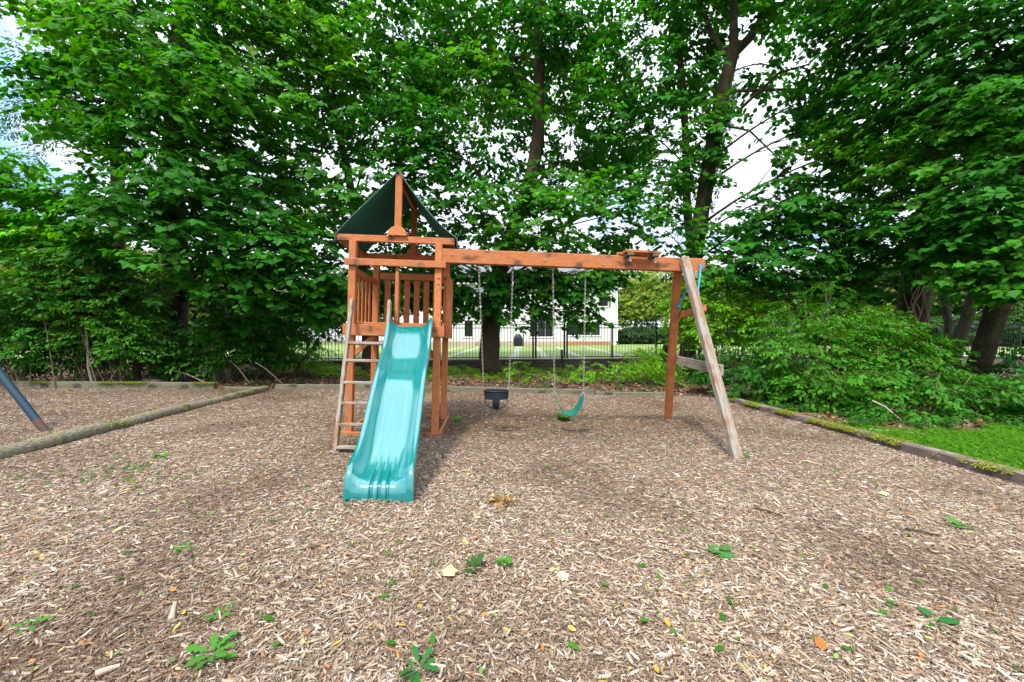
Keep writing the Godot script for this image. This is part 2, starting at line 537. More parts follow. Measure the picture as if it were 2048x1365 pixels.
# trunk: [[point, radius], ...]; lobes: [px, py, d, rx_px, ry_px, density]
func tree(called: String, label: String, trunk: Array, lobes: Array, kind: String, bark: Material, tint: Color, seed_: int, limbs := [], leaf_scale := 1.0, group := "", tier := 0.42) -> Node3D:
	var r := rng(seed_)
	var base: Vector3 = trunk[0][0]
	var t := thing(called, label, "tree", base, group)
	var mb := MB.new()
	# smooth the trunk line
	var cv := Curve3D.new()
	var rr := []
	for i in trunk.size():
		var p: Vector3 = trunk[i][0] - base
		var tan_: Vector3 = (trunk[min(i + 1, trunk.size() - 1)][0] - trunk[max(i - 1, 0)][0]) * 0.2
		cv.add_point(p, -tan_, tan_)
	var pts := []
	for i in trunk.size() - 1:
		for k in 6:
			pts.append(cv.sample(i, k / 6.0))
			rr.append(lerp(float(trunk[i][1]), float(trunk[i + 1][1]), k / 6.0))
	pts.append(cv.sample(trunk.size() - 1, 0.0)); rr.append(trunk[-1][1])
	if rr[0] > 0.12:
		rr[0] *= 1.45; rr[1] *= 1.15   # root flare
		pts[0] = pts[0] - Vector3(0, 0.15, 0)
	mb.tube(pts, rr, 14 if rr[0] > 0.1 else 8, 0.8, 0.22, seed_)
	put(t, "trunk", mb.mesh(), bark)
	for L in limbs:
		var lm := MB.new()
		var lp := []
		var lr := []
		for e in L: lp.append(e[0] - base); lr.append(e[1])
		lm.tube(lp, lr, 8, 0.8, 0.2, seed_ + 5)
		put(t, "limb", lm.mesh(), bark)
	var list := []
	for L in lobes:
		var bm := MB.new()
		var d: float = L[2]
		var c := at(L[0], L[1], d)
		var e := Vector3(L[3] / F * d, L[4] / F * d, L[3] / F * d * 0.8)
		# the branch that carries it
		var best: Vector3 = pts[0]
		var bd := 1e9
		var br := 0.05
		for i in pts.size():
			var p: Vector3 = pts[i] + base
			var hd := Vector2(p.x - c.x, p.z - c.z).length()
			var want: float = max(c.y - hd * 0.45, min(base.y + 2.6, trunk[-1][0].y))
			var q := absf(p.y - want) + hd * 0.05
			if q < bd: bd = q; best = p; br = rr[i]
		var mid := best.lerp(c, 0.5) + Vector3(0, 0.12 * (c - best).length(), 0)
		var r0: float = clamp((c - best).length() * 0.014, 0.015, min(0.07, br * 0.6))
		var cp := curve3(best - base, mid - base, c - base, 6)
		bm.tube(cp, [r0, r0 * 0.9, r0 * 0.8, r0 * 0.7, r0 * 0.6, r0 * 0.5, r0 * 0.35], 6, 0.8)
		for k in 5:
			var dir := Vector3(r.randfn(), r.randfn() * 0.4, r.randfn()).normalized()
			var s: Vector3 = cp[3 + (k % 3)]
			var e2 := (c - base) + dir * e * 0.85
			bm.tube(curve3(s, s.lerp(e2, 0.5) + Vector3(0, 0.15, 0), e2, 4), [r0 * 0.4, r0 * 0.33, r0 * 0.27, r0 * 0.2, 0.004], 5, 0.8)
		put(t, "branch", bm.mesh(), bark)
		var area := PI * e.x * e.y
		var fresh_sunlit: float = (1.0 + 0.6 * pow(r.randf(), 2.0)) * (L[6] if L.size() > 6 else 1.0)  # random fresh growth; a seventh lobe entry paints sunlight into the leaf colour
		fill(r, c, e, int(area * 19.5 * L[5] / (leaf_scale * leaf_scale)), base, Color(tint.r * fresh_sunlit * fresh_sunlit, tint.g * fresh_sunlit, tint.b), leaf_scale, list, tier)
	crown(t, "crown", kind, list)
	return t

# a shrub: several stems from the ground and leaves spread through its lobes
func shrub(called: String, label: String, lobes: Array, kind: String, tint: Color, seed_: int, leaf_scale := 1.0, category := "shrub", group := "", tier := 0.0) -> Node3D:
	var r := rng(seed_)
	var c0 := at(lobes[0][0], lobes[0][1], lobes[0][2])
	var base := on_ground(c0.x, -c0.z)
	var t := thing(called, label, category, base, group)
	var list := []
	var bm := MB.new()
	for L in lobes:
		var d: float = L[2]
		var c := at(L[0], L[1], d)
		var e := Vector3(L[3] / F * d, L[4] / F * d, L[3] / F * d * 0.8)
		for k in 5:
			var g := on_ground(c.x + r.randfn() * e.x * 0.3, -(c.z + r.randfn() * e.z * 0.3), -0.05)
			var dir := Vector3(r.randfn(), absf(r.randfn()) * 0.7, r.randfn()).normalized()
			var e2 := c + dir * e * 0.85
			bm.tube(curve3(g - base, g.lerp(e2, 0.5) + Vector3(r.randfn() * 0.15, 0.2, r.randfn() * 0.15) - base, e2 - base, 5), [0.014, 0.012, 0.01, 0.008, 0.006, 0.003], 5, 0.8)
		fill(r, c, e, int(PI * e.x * e.y * 62.0 * L[5] / (leaf_scale * leaf_scale)), base, tint, leaf_scale, list, tier)
	put(t, "stems", bm.mesh(), M.twig)
	crown(t, "foliage", kind, list)
	return t

# ---------------------------------------------------------------- trees of the place
func build_trees():
	var deep := Color(0.9, 0.92, 0.95)
	var fresh_sunlit := Color(1.5, 1.3, 0.8)
	tree("maple_tree", "large maple with a thick dark trunk behind the left shrubs", [[Vector3(-11.2, 0.1, -13), 0.4], [at(350, 560, 13), 0.36], [at(345, 300, 13), 0.3], [at(370, 0, 13.4), 0.22], [at(380, -350, 13.6), 0.1]],
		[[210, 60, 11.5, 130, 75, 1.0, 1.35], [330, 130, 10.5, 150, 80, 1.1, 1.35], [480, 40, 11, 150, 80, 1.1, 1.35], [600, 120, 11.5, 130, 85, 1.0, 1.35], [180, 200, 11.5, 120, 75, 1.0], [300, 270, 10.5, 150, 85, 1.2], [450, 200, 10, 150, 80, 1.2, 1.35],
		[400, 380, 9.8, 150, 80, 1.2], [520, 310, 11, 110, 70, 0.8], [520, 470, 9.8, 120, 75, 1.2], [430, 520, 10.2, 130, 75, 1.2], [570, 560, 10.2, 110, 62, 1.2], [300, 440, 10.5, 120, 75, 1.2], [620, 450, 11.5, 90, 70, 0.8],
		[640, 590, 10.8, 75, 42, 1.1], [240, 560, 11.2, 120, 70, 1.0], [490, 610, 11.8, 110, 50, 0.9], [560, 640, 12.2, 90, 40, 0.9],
		[330, -60, 12, 190, 90, 1.0], [560, -60, 12.5, 180, 90, 1.0], [420, -230, 13, 260, 120, 0.8], [380, 150, 14.5, 200, 120, 0.7], [520, 400, 14.5, 170, 110, 0.6]],
		"maple", M.bark_dark, deep, 1)
	tree("maple_tree", "slender grey-trunked maple rising behind the play tower", [[on_ground(-5.2, 14.2), 0.17], [at(728, 560, 14), 0.15], [at(690, 320, 14), 0.13], [at(640, 120, 14), 0.1], [at(610, -200, 14), 0.06]],
		[[690, 30, 13, 110, 75, 0.59], [740, 140, 12.5, 120, 75, 0.63], [650, 240, 13, 100, 70, 0.52], [760, 260, 12, 130, 80, 0.70], [830, 190, 13, 90, 70, 0.52], [700, 370, 11.5, 110, 60, 0.74], [640, 350, 13.5, 80, 50, 0.37], [840, 330, 12, 90, 60, 0.74], [750, 190, 16.5, 150, 140, 0.45], [860, 130, 16, 110, 110, 0.4], [790, -60, 14, 180, 80, 0.52], [790, 430, 13.5, 120, 70, 0.52], [620, 520, 13.5, 80, 60, 0.7], [760, 545, 13, 75, 45, 1.1], [840, 560, 13, 70, 45, 1.1], [800, 600, 13.4, 80, 35, 1.0], [890, 590, 13.4, 40, 35, 0.8], [690, 580, 13.2, 60, 40, 1.0]],
		"maple", M.bark, deep, 2)
	tree("maple_tree", "maple with a broad ridged leaning trunk behind the bucket swing", [[on_ground(-0.75, 14.8), 0.42], [at(980, 690, 14.6), 0.38], [at(1000, 540, 14.5), 0.29], [at(1065, 340, 14.4), 0.25], [at(1078, 180, 14.4), 0.2], [at(1078, 0, 14.4), 0.15], [at(1090, -250, 14.4), 0.08]],
		[[880, 60, 13.5, 120, 75, 0.44], [990, 30, 15.5, 120, 80, 0.41], [1140, 60, 13.5, 85, 85, 0.59], [950, 180, 13, 110, 75, 0.55], [1150, 200, 13.5, 90, 70, 0.52], [880, 280, 12, 100, 70, 0.74], [1000, 300, 15.5, 110, 70, 0.48], [1170, 320, 14.5, 110, 60, 0.41],
		[900, 400, 11.5, 105, 65, 0.81], [1010, 440, 12, 110, 55, 0.67], [1130, 400, 12.5, 110, 55, 0.67], [1250, 400, 13, 95, 55, 0.59], [960, 480, 13.5, 90, 40, 0.7], [1080, 480, 12.6, 95, 35, 0.9], [950, 585, 13.6, 65, 38, 1.3], [930, 550, 13.4, 60, 22, 1.5], [1050, 545, 13.2, 60, 22, 1.4], [1130, 550, 13, 60, 22, 1.4], [1205, 545, 13.2, 45, 20, 1.2], [1010, 570, 13.2, 60, 45, 1.2], [1075, 585, 13.4, 65, 45, 1.1], [1145, 595, 13, 55, 45, 1.1], [1185, 560, 13.4, 45, 40, 0.8], [930, 630, 14, 45, 22, 0.7], [1060, 625, 13.6, 50, 22, 0.8], [1160, 645, 13.2, 50, 20, 0.6], [1000, 600, 13.9, 40, 30, 1.0],
		[1100, 120, 16.5, 160, 110, 0.45], [960, 130, 17, 150, 110, 0.42], [1150, 330, 16.5, 150, 70, 0.42], [1030, 400, 13, 75, 55, 0.9], [1080, 40, 13.2, 70, 60, 0.7], [1000, -80, 14.5, 220, 90, 0.52], [1190, 480, 14.5, 90, 40, 0.7], [850, 500, 15, 80, 50, 0.6], [1050, 180, 16, 120, 90, 0.30]],
		"maple", M.bark, deep, 3)
	tree("maple_tree", "thin straight maple just left of the forked tree", [[on_ground(5.6, 15.2), 0.2], [at(1378, 560, 15), 0.17], [at(1374, 400, 15), 0.15], [at(1368, 200, 15), 0.12], [at(1352, 20, 15), 0.1], [at(1345, -200, 15), 0.06]],
		[[1270, 60, 14.5, 75, 75, 0.48], [1330, 160, 14, 95, 65, 0.63], [1270, 250, 14, 85, 60, 0.52], [1350, 290, 14, 80, 55, 0.59], [1300, 360, 13.8, 90, 40, 0.52], [1350, 20, 14.5, 90, 80, 0.52], [1400, 180, 16, 80, 60, 0.44], [1250, 190, 16.8, 130, 120, 0.45], [1250, 320, 16.5, 100, 60, 0.4], [1320, -80, 15, 140, 70, 0.52], [1390, 330, 16, 60, 70, 0.44], [1330, 460, 13.6, 90, 50, 0.67]],
		"maple", M.bark, deep, 4)
	tree("maple_tree", "forked ivy-clad maple standing against open sky right of centre", [[on_ground(6.15, 13.9), 0.26], [at(1385, 560, 13.5), 0.24], [at(1408, 400, 13.5), 0.25], [at(1432, 250, 13.5), 0.23], [at(1464, 110, 13.5), 0.22], [at(1468, 60, 13.5), 0.13], [at(1466, -200, 13.7), 0.07]],
		[[1420, -10, 13.5, 100, 50, 0.7], [1550, 0, 12.5, 110, 50, 0.9], [1400, 90, 14.5, 60, 60, 0.7], [1540, 130, 14.5, 50, 40, 0.3], [1420, 230, 13, 45, 50, 0.7], [1395, 330, 13, 35, 50, 0.6], [1490, 180, 14.2, 45, 35, 0.4],
		[1630, 190, 12, 95, 65, 0.8], [1610, 260, 12.5, 75, 50, 0.6], [1560, 390, 12.4, 60, 40, 0.6], [1640, 320, 11.5, 95, 55, 0.8], [1560, 420, 11.8, 110, 50, 1.0], [1650, 450, 11.2, 110, 55, 1.1], [1480, 470, 12.6, 100, 50, 0.9], [1540, 520, 11.6, 120, 45, 1.1], [1420, 520, 12.8, 80, 50, 0.9], [1620, 560, 12, 100, 40, 0.9], [1500, 580, 12.6, 90, 26, 0.6], [1470, -120, 13.5, 190, 70, 0.8]],
		"maple", M.bark, deep, 5,
		[[[at(1464, 112, 13.5), 0.15], [at(1500, 75, 13.4), 0.14], [at(1535, 20, 13.2), 0.11], [at(1575, -60, 13), 0.07]], [[at(1455, 115, 13.5), 0.1], [at(1425, 70, 13.6), 0.085], [at(1398, 0, 13.8), 0.07], [at(1380, -90, 14), 0.05]],
		[[at(1450, 183, 13.5), 0.06], [at(1530, 180, 13), 0.05], [at(1640, 178, 12.5), 0.035]], [[at(1448, 250, 13.5), 0.06], [at(1500, 200, 13.2), 0.05], [at(1560, 145, 12.8), 0.04], [at(1620, 128, 12.4), 0.025]],
		[[at(1452, 252, 13.5), 0.035], [at(1500, 262, 13), 0.03], [at(1550, 310, 12.6), 0.025], [at(1600, 370, 12.2), 0.015]], [[at(1430, 260, 13.5), 0.09], [at(1412, 215, 13.6), 0.07], [at(1408, 195, 13.7), 0.04]]])
	# ivy on that tree
	var ivy := []
	var ri := rng(77)
	for i in 170:
		var f := ri.randf()
		var p := at(1400 + 52 * f, 400 - 230 * f, 13.5) + Vector3(ri.randfn() * 0.08 + 0.14, ri.randfn() * 0.3, 0.2 + ri.randf() * 0.1)
		ivy.append([Transform3D(Basis(Vector3.UP, ri.randfn() * 0.6) * Basis(Vector3.RIGHT, 1.2).scaled(Vector3.ONE * 0.6), p), Color(0.8, 0.75, 0.9) * ri.randf_range(0.7, 1.2)])
	var iv := thing("ivy_vine", "dark ivy climbing the trunk of the forked maple", "ivy", at(1404, 400, 13.3))
	crown(iv, "foliage", "shrub", ivy)
	tree("maple_tree", "maple at the right edge with a leaning dark trunk", [[on_ground(10.7, 9.3), 0.2], [at(1985, 650, 9), 0.2], [at(2025, 520, 9), 0.17], [at(2060, 300, 9), 0.14], [at(2080, -100, 9), 0.09]],
		[[1680, 40, 10.5, 110, 70, 0.7], [1800, 30, 10, 130, 80, 0.75], [1930, 60, 9, 130, 90, 1.1], [2050, 120, 8.5, 110, 120, 1.2], [1720, 150, 10.5, 110, 65, 0.65], [1830, 190, 9.5, 120, 75, 1.1], [1960, 230, 8.5, 120, 85, 1.2], [1740, 270, 10.2, 105, 60, 0.65], [1860, 330, 9, 110, 70, 1.1], [2010, 380, 8, 110, 90, 1.3], [1930, 450, 8.5, 110, 70, 1.2], [2030, 540, 7.8, 100, 70, 1.3], [1960, 540, 8.3, 90, 45, 1.2], [1840, 440, 9.2, 90, 55, 0.9],
		[1750, -80, 10.5, 170, 80, 1.0], [1950, -80, 9.5, 200, 90, 1.1], [2150, 300, 9, 130, 250, 1.0], [2000, 250, 11, 150, 150, 0.8]],
		"maple", M.bark_dark, deep, 6, [], 0.78)
	tree("old_tree", "stout old trunk hung with pale dead vines behind the right thicket", [[on_ground(11.9, 11.6), 0.36], [at(1828, 640, 11.5), 0.34], [at(1832, 560, 11.5), 0.38], [at(1845, 480, 11.5), 0.25], [at(1862, 340, 11.5), 0.2], [at(1890, 100, 11.5), 0.12]],
		[[1740, 400, 11, 90, 55, 0.7], [1730, 490, 10.8, 90, 50, 1.1], [1800, 530, 10.2, 80, 35, 0.9], [1690, 560, 11, 70, 45, 0.9], [1900, 230, 12, 130, 100, 0.6], [1800, 330, 12.5, 100, 60, 0.7], [1760, 590, 11.6, 50, 30, 0.8]],
		"maple", M.bark, deep, 7, [], 0.85)
	var vr := thing("dead_vine", "pale dead vines hanging down the stout old trunk", "vine", at(1830, 640, 11.0))
	var rv := rng(9)
	for k in 9:
		var vm := MB.new()
		var a := at(1805 + 60 * rv.randf(), 560 + rv.randf() * 20, 11.08)
		var b := at(1800 + 60 * rv.randf(), 690, 11.1)
		if k > 5: a = at(1880 - k * 6, 545, 10.9); b = at(1815 + k * 2, 640, 11.0)
		var pts := []
		var rd := []
		for i in 9:
			var t := i / 8.0
			pts.append(a.lerp(b, t) + Vector3(sin(t * 7 + k) * 0.08, 0, 0.06 * sin(t * 5 + k * 2)) - vr.position); rd.append(0.013)
		vm.tube(pts, rd, 5)
		put(vr, "vine", vm.mesh(), M.vine)
	tree("thin_tree", "thin twisted trunk between the old vine-hung tree and leaning pole tree", [[on_ground(11.3, 10.4), 0.075], [at(1898, 660, 10.2), 0.075], [at(1890, 600, 10.2), 0.07], [at(1899, 540, 10.2), 0.06], [at(1893, 420, 10.2), 0.05], [at(1890, 300, 10.2), 0.03]],
		[[1880, 400, 10.6, 60, 45, 0.8], [1910, 490, 10.6, 60, 40, 0.8]], "maple", M.bark_pale, Color(1.1, 1.05, 0.9), 8,
		[[[at(1897, 650, 10.2), 0.035], [at(1884, 625, 10.2), 0.03], [at(1886, 600, 10.3), 0.02]], [[at(1899, 655, 10.2), 0.03], [at(1915, 640, 10.1), 0.025], [at(1940, 632, 10.1), 0.015]]])
	tree("thin_tree", "smooth grey pole-like tree leaning right near the right fence", [[on_ground(10.9, 9.8), 0.13], [at(1912, 700, 9.6), 0.125], [at(1938, 625, 9.6), 0.115], [at(1965, 520, 9.6), 0.1], [at(1985, 400, 9.6), 0.07]],
		[[1960, 480, 9.8, 80, 50, 0.8]], "maple", M.bark_pale, deep, 10)
	tree("ash_tree", "dark feathery ash tree in the top left corner", [[on_ground(-14.6, 14.5), 0.22], [at(235, 400, 14.5), 0.2], [at(215, 150, 14.5), 0.14], [at(150, -150, 14.5), 0.08]],
		[[160, 30, 13.5, 85, 60, 1.1], [110, 130, 13.5, 75, 50, 1.0], [95, 215, 13.5, 75, 40, 1.0], [230, 120, 14, 100, 80, 1.0], [160, 250, 13.5, 85, 45, 0.9], [130, 300, 13.5, 60, 28, 0.6], [180, -60, 14, 120, 60, 1.0], [260, 330, 13, 80, 40, 0.7], [60, 260, 14, 50, 30, 0.7]],
		"ash", M.bark_dark, Color(0.85, 0.95, 1.0), 11, [], 1.15)
	tree("young_tree", "leaning young tree with light green leaves at the left edge", [[on_ground(-10.2, 10.8), 0.07], [at(250, 600, 10.6), 0.065], [at(150, 510, 10.5), 0.055], [at(60, 430, 10.4), 0.045], [at(-20, 360, 10.3), 0.03]],
		[[20, 340, 10.5, 75, 50, 0.8], [90, 400, 10.3, 85, 45, 0.9], [170, 400, 10.6, 75, 40, 0.8], [40, 470, 10, 85, 45, 1.0], [180, 470, 10.2, 90, 45, 1.0], [-50, 420, 10, 80, 70, 1.0], [230, 400, 11, 60, 40, 0.7]],
		"maple", M.bark_dark, Color(1.5, 1.35, 1.0), 12, [], 0.7)
	# undergrowth on the left
	var L := ["spreading shrub at the far left edge under the leaning tree", "leafy shrub left of the crooked tan sapling", "shrub with fine leaves right behind the crooked sapling", "shrub hiding the foot of the dark maple trunk", "low shrub right of the dark maple trunk", "yellow-green shrub against the left end of the fence"]
	shrub("shrub", L[0], [[40, 590, 9.9, 90, 60, 1.0], [-40, 640, 9.8, 80, 80, 1.0], [60, 680, 10, 80, 45, 1.0], [30, 728, 10.3, 60, 22, 0.9]], "shrub", Color(1.3, 1.25, 1.0), 21, 1.1)
	shrub("shrub", L[1], [[140, 560, 10.2, 90, 60, 1.0], [120, 650, 10.1, 70, 60, 1.0], [100, 715, 10.4, 60, 25, 0.8]], "shrub", Color(1.2, 1.2, 1.0), 22, 1.2)
	shrub("shrub", L[2], [[215, 600, 10.4, 85, 55, 1.0], [240, 670, 10.3, 75, 45, 1.0], [190, 690, 10.6, 50, 35, 0.8], [250, 722, 11, 80, 26, 1.0], [210, 640, 11.5, 90, 60, 0.9]], "shrub", Color(1.5, 1.35, 1.0), 23)
	shrub("shrub", L[3], [[255, 645, 11, 60, 50, 0.8], [330, 690, 11.2, 70, 35, 0.9], [440, 655, 11.2, 50, 45, 0.7], [370, 715, 11.8, 70, 24, 0.9]], "shrub", Color(0.95, 1.05, 0.95), 24)
	shrub("shrub", L[4], [[470, 670, 11.6, 80, 45, 0.9], [430, 715, 11.2, 60, 20, 0.8], [520, 710, 12, 60, 28, 0.9], [470, 690, 13, 90, 40, 0.9]], "shrub", Color(1.0, 1.1, 0.9), 25, 1.1)
	shrub("shrub", L[5], [[590, 700, 13, 50, 32, 1.0], [550, 670, 13.4, 45, 40, 0.9], [615, 730, 13, 35, 14, 0.8]], "shrub", Color(3.4, 2.1, 0.8), 26, 1.1)
	# undergrowth on the right
	shrub("shrub", "bright yellow-green bush behind the swing frame's legs", [[1440, 560, 12.4, 50, 55, 1.0], [1410, 640, 12.2, 60, 60, 1.0], [1470, 640, 12, 50, 60, 1.0], [1360, 590, 12.6, 40, 40, 0.5], [1530, 590, 12, 45, 22, 0.8]], "shrub", Color(3.6, 2.2, 0.7), 27, 1.1)
	shrub("shrub", "dark tangled shrub beside the corner of the timber edging", [[1480, 730, 9.8, 70, 42, 1.1], [1530, 760, 9, 60, 40, 1.0], [1430, 740, 10.4, 45, 35, 1.0]], "shrub", Color(0.85, 0.95, 0.9), 28)
	shrub("shrub", "tall rounded thicket right of the swing frame", [[1620, 690, 8.8, 100, 60, 1.1], [1740, 680, 8.8, 100, 60, 1.2], [1680, 770, 8, 110, 55, 1.2], [1600, 770, 8.4, 60, 40, 1.1], [1700, 635, 9.4, 75, 35, 1.0], [1790, 720, 8.4, 70, 50, 1.0], [1580, 625, 9.4, 40, 35, 0.5], [1850, 690, 8.8, 60, 38, 0.7], [1650, 600, 9.8, 40, 40, 0.4]], "shrub", Color(1.7, 1.45, 0.9), 29, 0.9)
	shrub("shrub", "low leafy shrub filling the lower right behind the grass", [[1850, 770, 7.6, 110, 50, 1.1], [1960, 800, 7.2, 100, 45, 1.1], [2060, 800, 7, 90, 60, 1.1], [1780, 820, 7.2, 80, 28, 1.0]], "shrub", Color(1.3, 1.25, 0.95), 30)
	shrub("shrub", "dim shrub under the leaning trunks at the right edge", [[1970, 750, 8.4, 100, 28, 0.8], [2060, 720, 8, 60, 40, 0.9], [1890, 755, 8.8, 60, 22, 0.8]], "shrub", Color(0.8, 0.95, 0.95), 31)
	shrub("weed_patch", "patch of yellow-green weeds right of the belt swing", [[1180, 745, 12.2, 45, 22, 0.4], [1250, 740, 12, 60, 28, 0.6], [1320, 735, 11.8, 45, 32, 0.7], [1290, 710, 12.6, 45, 24, 0.6]], "shrub", Color(3.6, 2.2, 0.8), 32, 0.8, "weeds")
	shrub("weed_patch", "sparse bright weeds at the foot of the ridged maple trunk", [[1035, 735, 12.8, 30, 18, 0.4], [1090, 752, 12, 45, 8, 0.25], [1140, 735, 13, 25, 14, 0.35]], "shrub", Color(3.6, 2.2, 0.8), 33, 0.7, "weeds")
	shrub("weed_patch", "low grassy weeds on the bank left of the ladder", [[650, 735, 13.6, 50, 10, 0.7], [900, 738, 13.8, 60, 8, 0.6], [700, 742, 13, 60, 8, 0.4]], "shrub", Color(3.4, 2.2, 0.8), 34, 0.6, "weeds")
	# far trees beyond the lawn
	var far := [[60, 560, 34, 130, 130], [230, 590, 38, 120, 110], [420, 600, 42, 120, 90], [560, 615, 55, 90, 50], [700, 600, 58, 90, 70], [1330, 590, 52, 60, 60], [1270, 600, 56, 45, 70], [1440, 600, 46, 80, 60], [1560, 610, 48, 80, 55], [1690, 590, 44, 90, 80], [1830, 580, 42, 100, 90], [1990, 560, 38, 120, 110]]
	var names := ["broad pale tree beyond the lawn at the far left", "round tree across the lawn behind the left shrubs", "tree across the lawn behind the dark maple trunk", "distant tree above the clipped hedge", "distant tree behind the play tower", "airy pale tree beyond the lawn right of the house", "tree standing beside the right corner of the house", "dark tree beyond the fence behind the swing frame", "dim tree beyond the fence right of the swing frame", "tree beyond the fence behind the round thicket", "tree across the lawn behind the vine-hung trunk", "broad tree beyond the lawn at the far right"]
	for i in far.size():
		var f: Array = far[i]
		var d: float = f[2]
		var b := at(f[0], 682, d)
		var dim := Color(1.7, 1.6, 1.4) if i in [0, 3, 5, 6] else Color(1.1, 1.15, 1.0)
		tree("background_tree", names[i], [[on_ground(b.x, d), 0.25], [at(f[0] + 4, f[1], d), 0.2], [at(f[0], f[1] - f[4], d), 0.06]],
			[[f[0], f[1] - f[4] * 0.3, d, f[3] * 0.9, f[4] * 0.7, 0.9], [f[0] - f[3] * 0.4, f[1] + 20, d - 1.5, f[3] * 0.6, f[4] * 0.5, 0.9], [f[0] + f[3] * 0.4, f[1] + 15, d - 1, f[3] * 0.6, f[4] * 0.5, 0.9]], "far", M.bark_pale, dim, 50 + i, [], 1.25, "trees beyond the lawn", 0.0)
	# clipped evergreens along the far lawn
	for i in 8:
		var px := 545.0 + i * 21.0
		var d := 42.0 + 0.6 * i
		var b := at(px, 690, d)
		var t := thing("arborvitae", "%s clipped evergreen from the left in the row beyond the lawn" % ["first", "second", "third", "fourth", "fifth", "sixth", "seventh", "eighth"][i], "evergreen", on_ground(b.x, d), "row of clipped evergreens")
		var list := []
		var r := rng(90 + i)
		for k in 90:
			var h := r.randf()
			var a := r.randf() * TAU
			var rad := 0.55 * (1.0 - 0.75 * h) * sqrt(r.randf_range(0.3, 1.0))
			list.append([Transform3D(Basis(Vector3.UP, a) * Basis(Vector3.RIGHT, -1.0).scaled(Vector3.ONE * 0.35), t.position + Vector3(sin(a) * rad, 0.15 + 2.0 * h, cos(a) * rad)), Color(0.75, 0.95, 0.8) * r.randf_range(0.7, 1.3)])
		crown(t, "foliage", "far", list)
		var mb := MB.new()
		mb.tube([Vector3(0, -0.05, 0), Vector3(0, 1.8, 0)], [0.06, 0.02], 6)
		put(t, "trunk", mb.mesh(), M.bark_dark)
	shrub("shrub", "dark hedge beyond the fence right of the house", [[1275, 672, 43, 40, 20, 1.2], [1330, 672, 43, 40, 20, 1.2], [1390, 670, 42, 40, 24, 1.2]], "far", Color(0.6, 0.8, 0.7), 120, 0.7)
	shrub("shrub", "dark shrubs beyond the fence right of the yellow-green bush", [[1500, 668, 36, 50, 26, 1.1], [1580, 664, 36, 50, 28, 1.1], [1660, 668, 36, 50, 26, 1.1], [1760, 668, 35, 60, 30, 1.0], [1880, 664, 34, 70, 34, 1.0], [2000, 660, 33, 80, 40, 1.0]], "far", Color(0.6, 0.85, 0.8), 121, 0.7)
	shrub("shrub", "distant hedge across the lawn behind the left shrubs", [[40, 665, 30, 90, 40, 1.2], [180, 668, 31, 90, 36, 1.2], [320, 670, 32, 90, 34, 1.2], [450, 672, 34, 70, 28, 1.2]], "far", Color(0.8, 0.9, 0.7), 122, 0.8)

# ---------------------------------------------------------------- the wooden playset
const X := Vector3.RIGHT
const Y := Vector3.UP
const Z := Vector3.BACK

func arc_block(r: float, t: float) -> ArrayMesh:   # half-round wooden block
	var mb := MB.new()
	var k := 18
	var f := []
	for i in k + 1:
		var a := PI * i / k
		f.append(Vector3(cos(a) * r, sin(a) * r, 0))
	for i in k:
		var p: Vector3 = f[i]; var q: Vector3 = f[i + 1]
		var h := Vector3(0, 0, t / 2)
		mb.quad(p - h, q - h, q + h, p + h, Vector2(0, i * 0.05), Vector2(0, i * 0.05 + 0.05), Vector2(0.1, i * 0.05 + 0.05), Vector2(0.1, i * 0.05))
		for s in [1.0, -1.0]:
			var o := Vector3(0, 0, s * t / 2)
			var i0 := mb.vert(o, Vector3(0, 0, s), Vector2(0.3, 0.2))
			mb.vert(o + p, Vector3(0, 0, s), Vector2(p.y / 0.35 + 0.3, p.x / 1.4 + 0.2)); mb.vert(o + q, Vector3(0, 0, s), Vector2(q.y / 0.35 + 0.3, q.x / 1.4 + 0.2))
			if s > 0: mb.tri(i0, i0 + 1, i0 + 2)
			else: mb.tri(i0, i0 + 2, i0 + 1)
	mb.quad(Vector3(-r, 0, -t / 2), Vector3(r, 0, -t / 2), Vector3(r, 0, t / 2), Vector3(-r, 0, t / 2))
	return mb.mesh()

func bolt(parent: Node, p: Vector3, dir: Vector3, r := 0.012):
	var mb := MB.new()
	mb.tube([p - dir * 0.004, p + dir * 0.006, p + dir * 0.009], [r, r, r * 0.5], 8)
	put(parent, "bolt", mb.mesh(), M.steel)

# whether a cell of a shell stays; holes cuts the two leg openings of a bucket seat
func kept(j: int, i: int, nr: int, nc: int, closed: bool, holes: bool) -> bool:
	if j < 0 or i < 0 or j >= nr - 1 or i >= nc - 1: return closed and j >= 0 and j < nr - 1
	if not holes: return true
	var v: float = (j + 0.5) / 14.0
	var front: float = abs(wrapf(TAU * (i + 0.5) / 40.0, -PI, PI))
	if front > PI * 0.5: front = PI - front
	return not (v > 0.45 and v < 0.9 and front > 0.36 and front < 1.36)

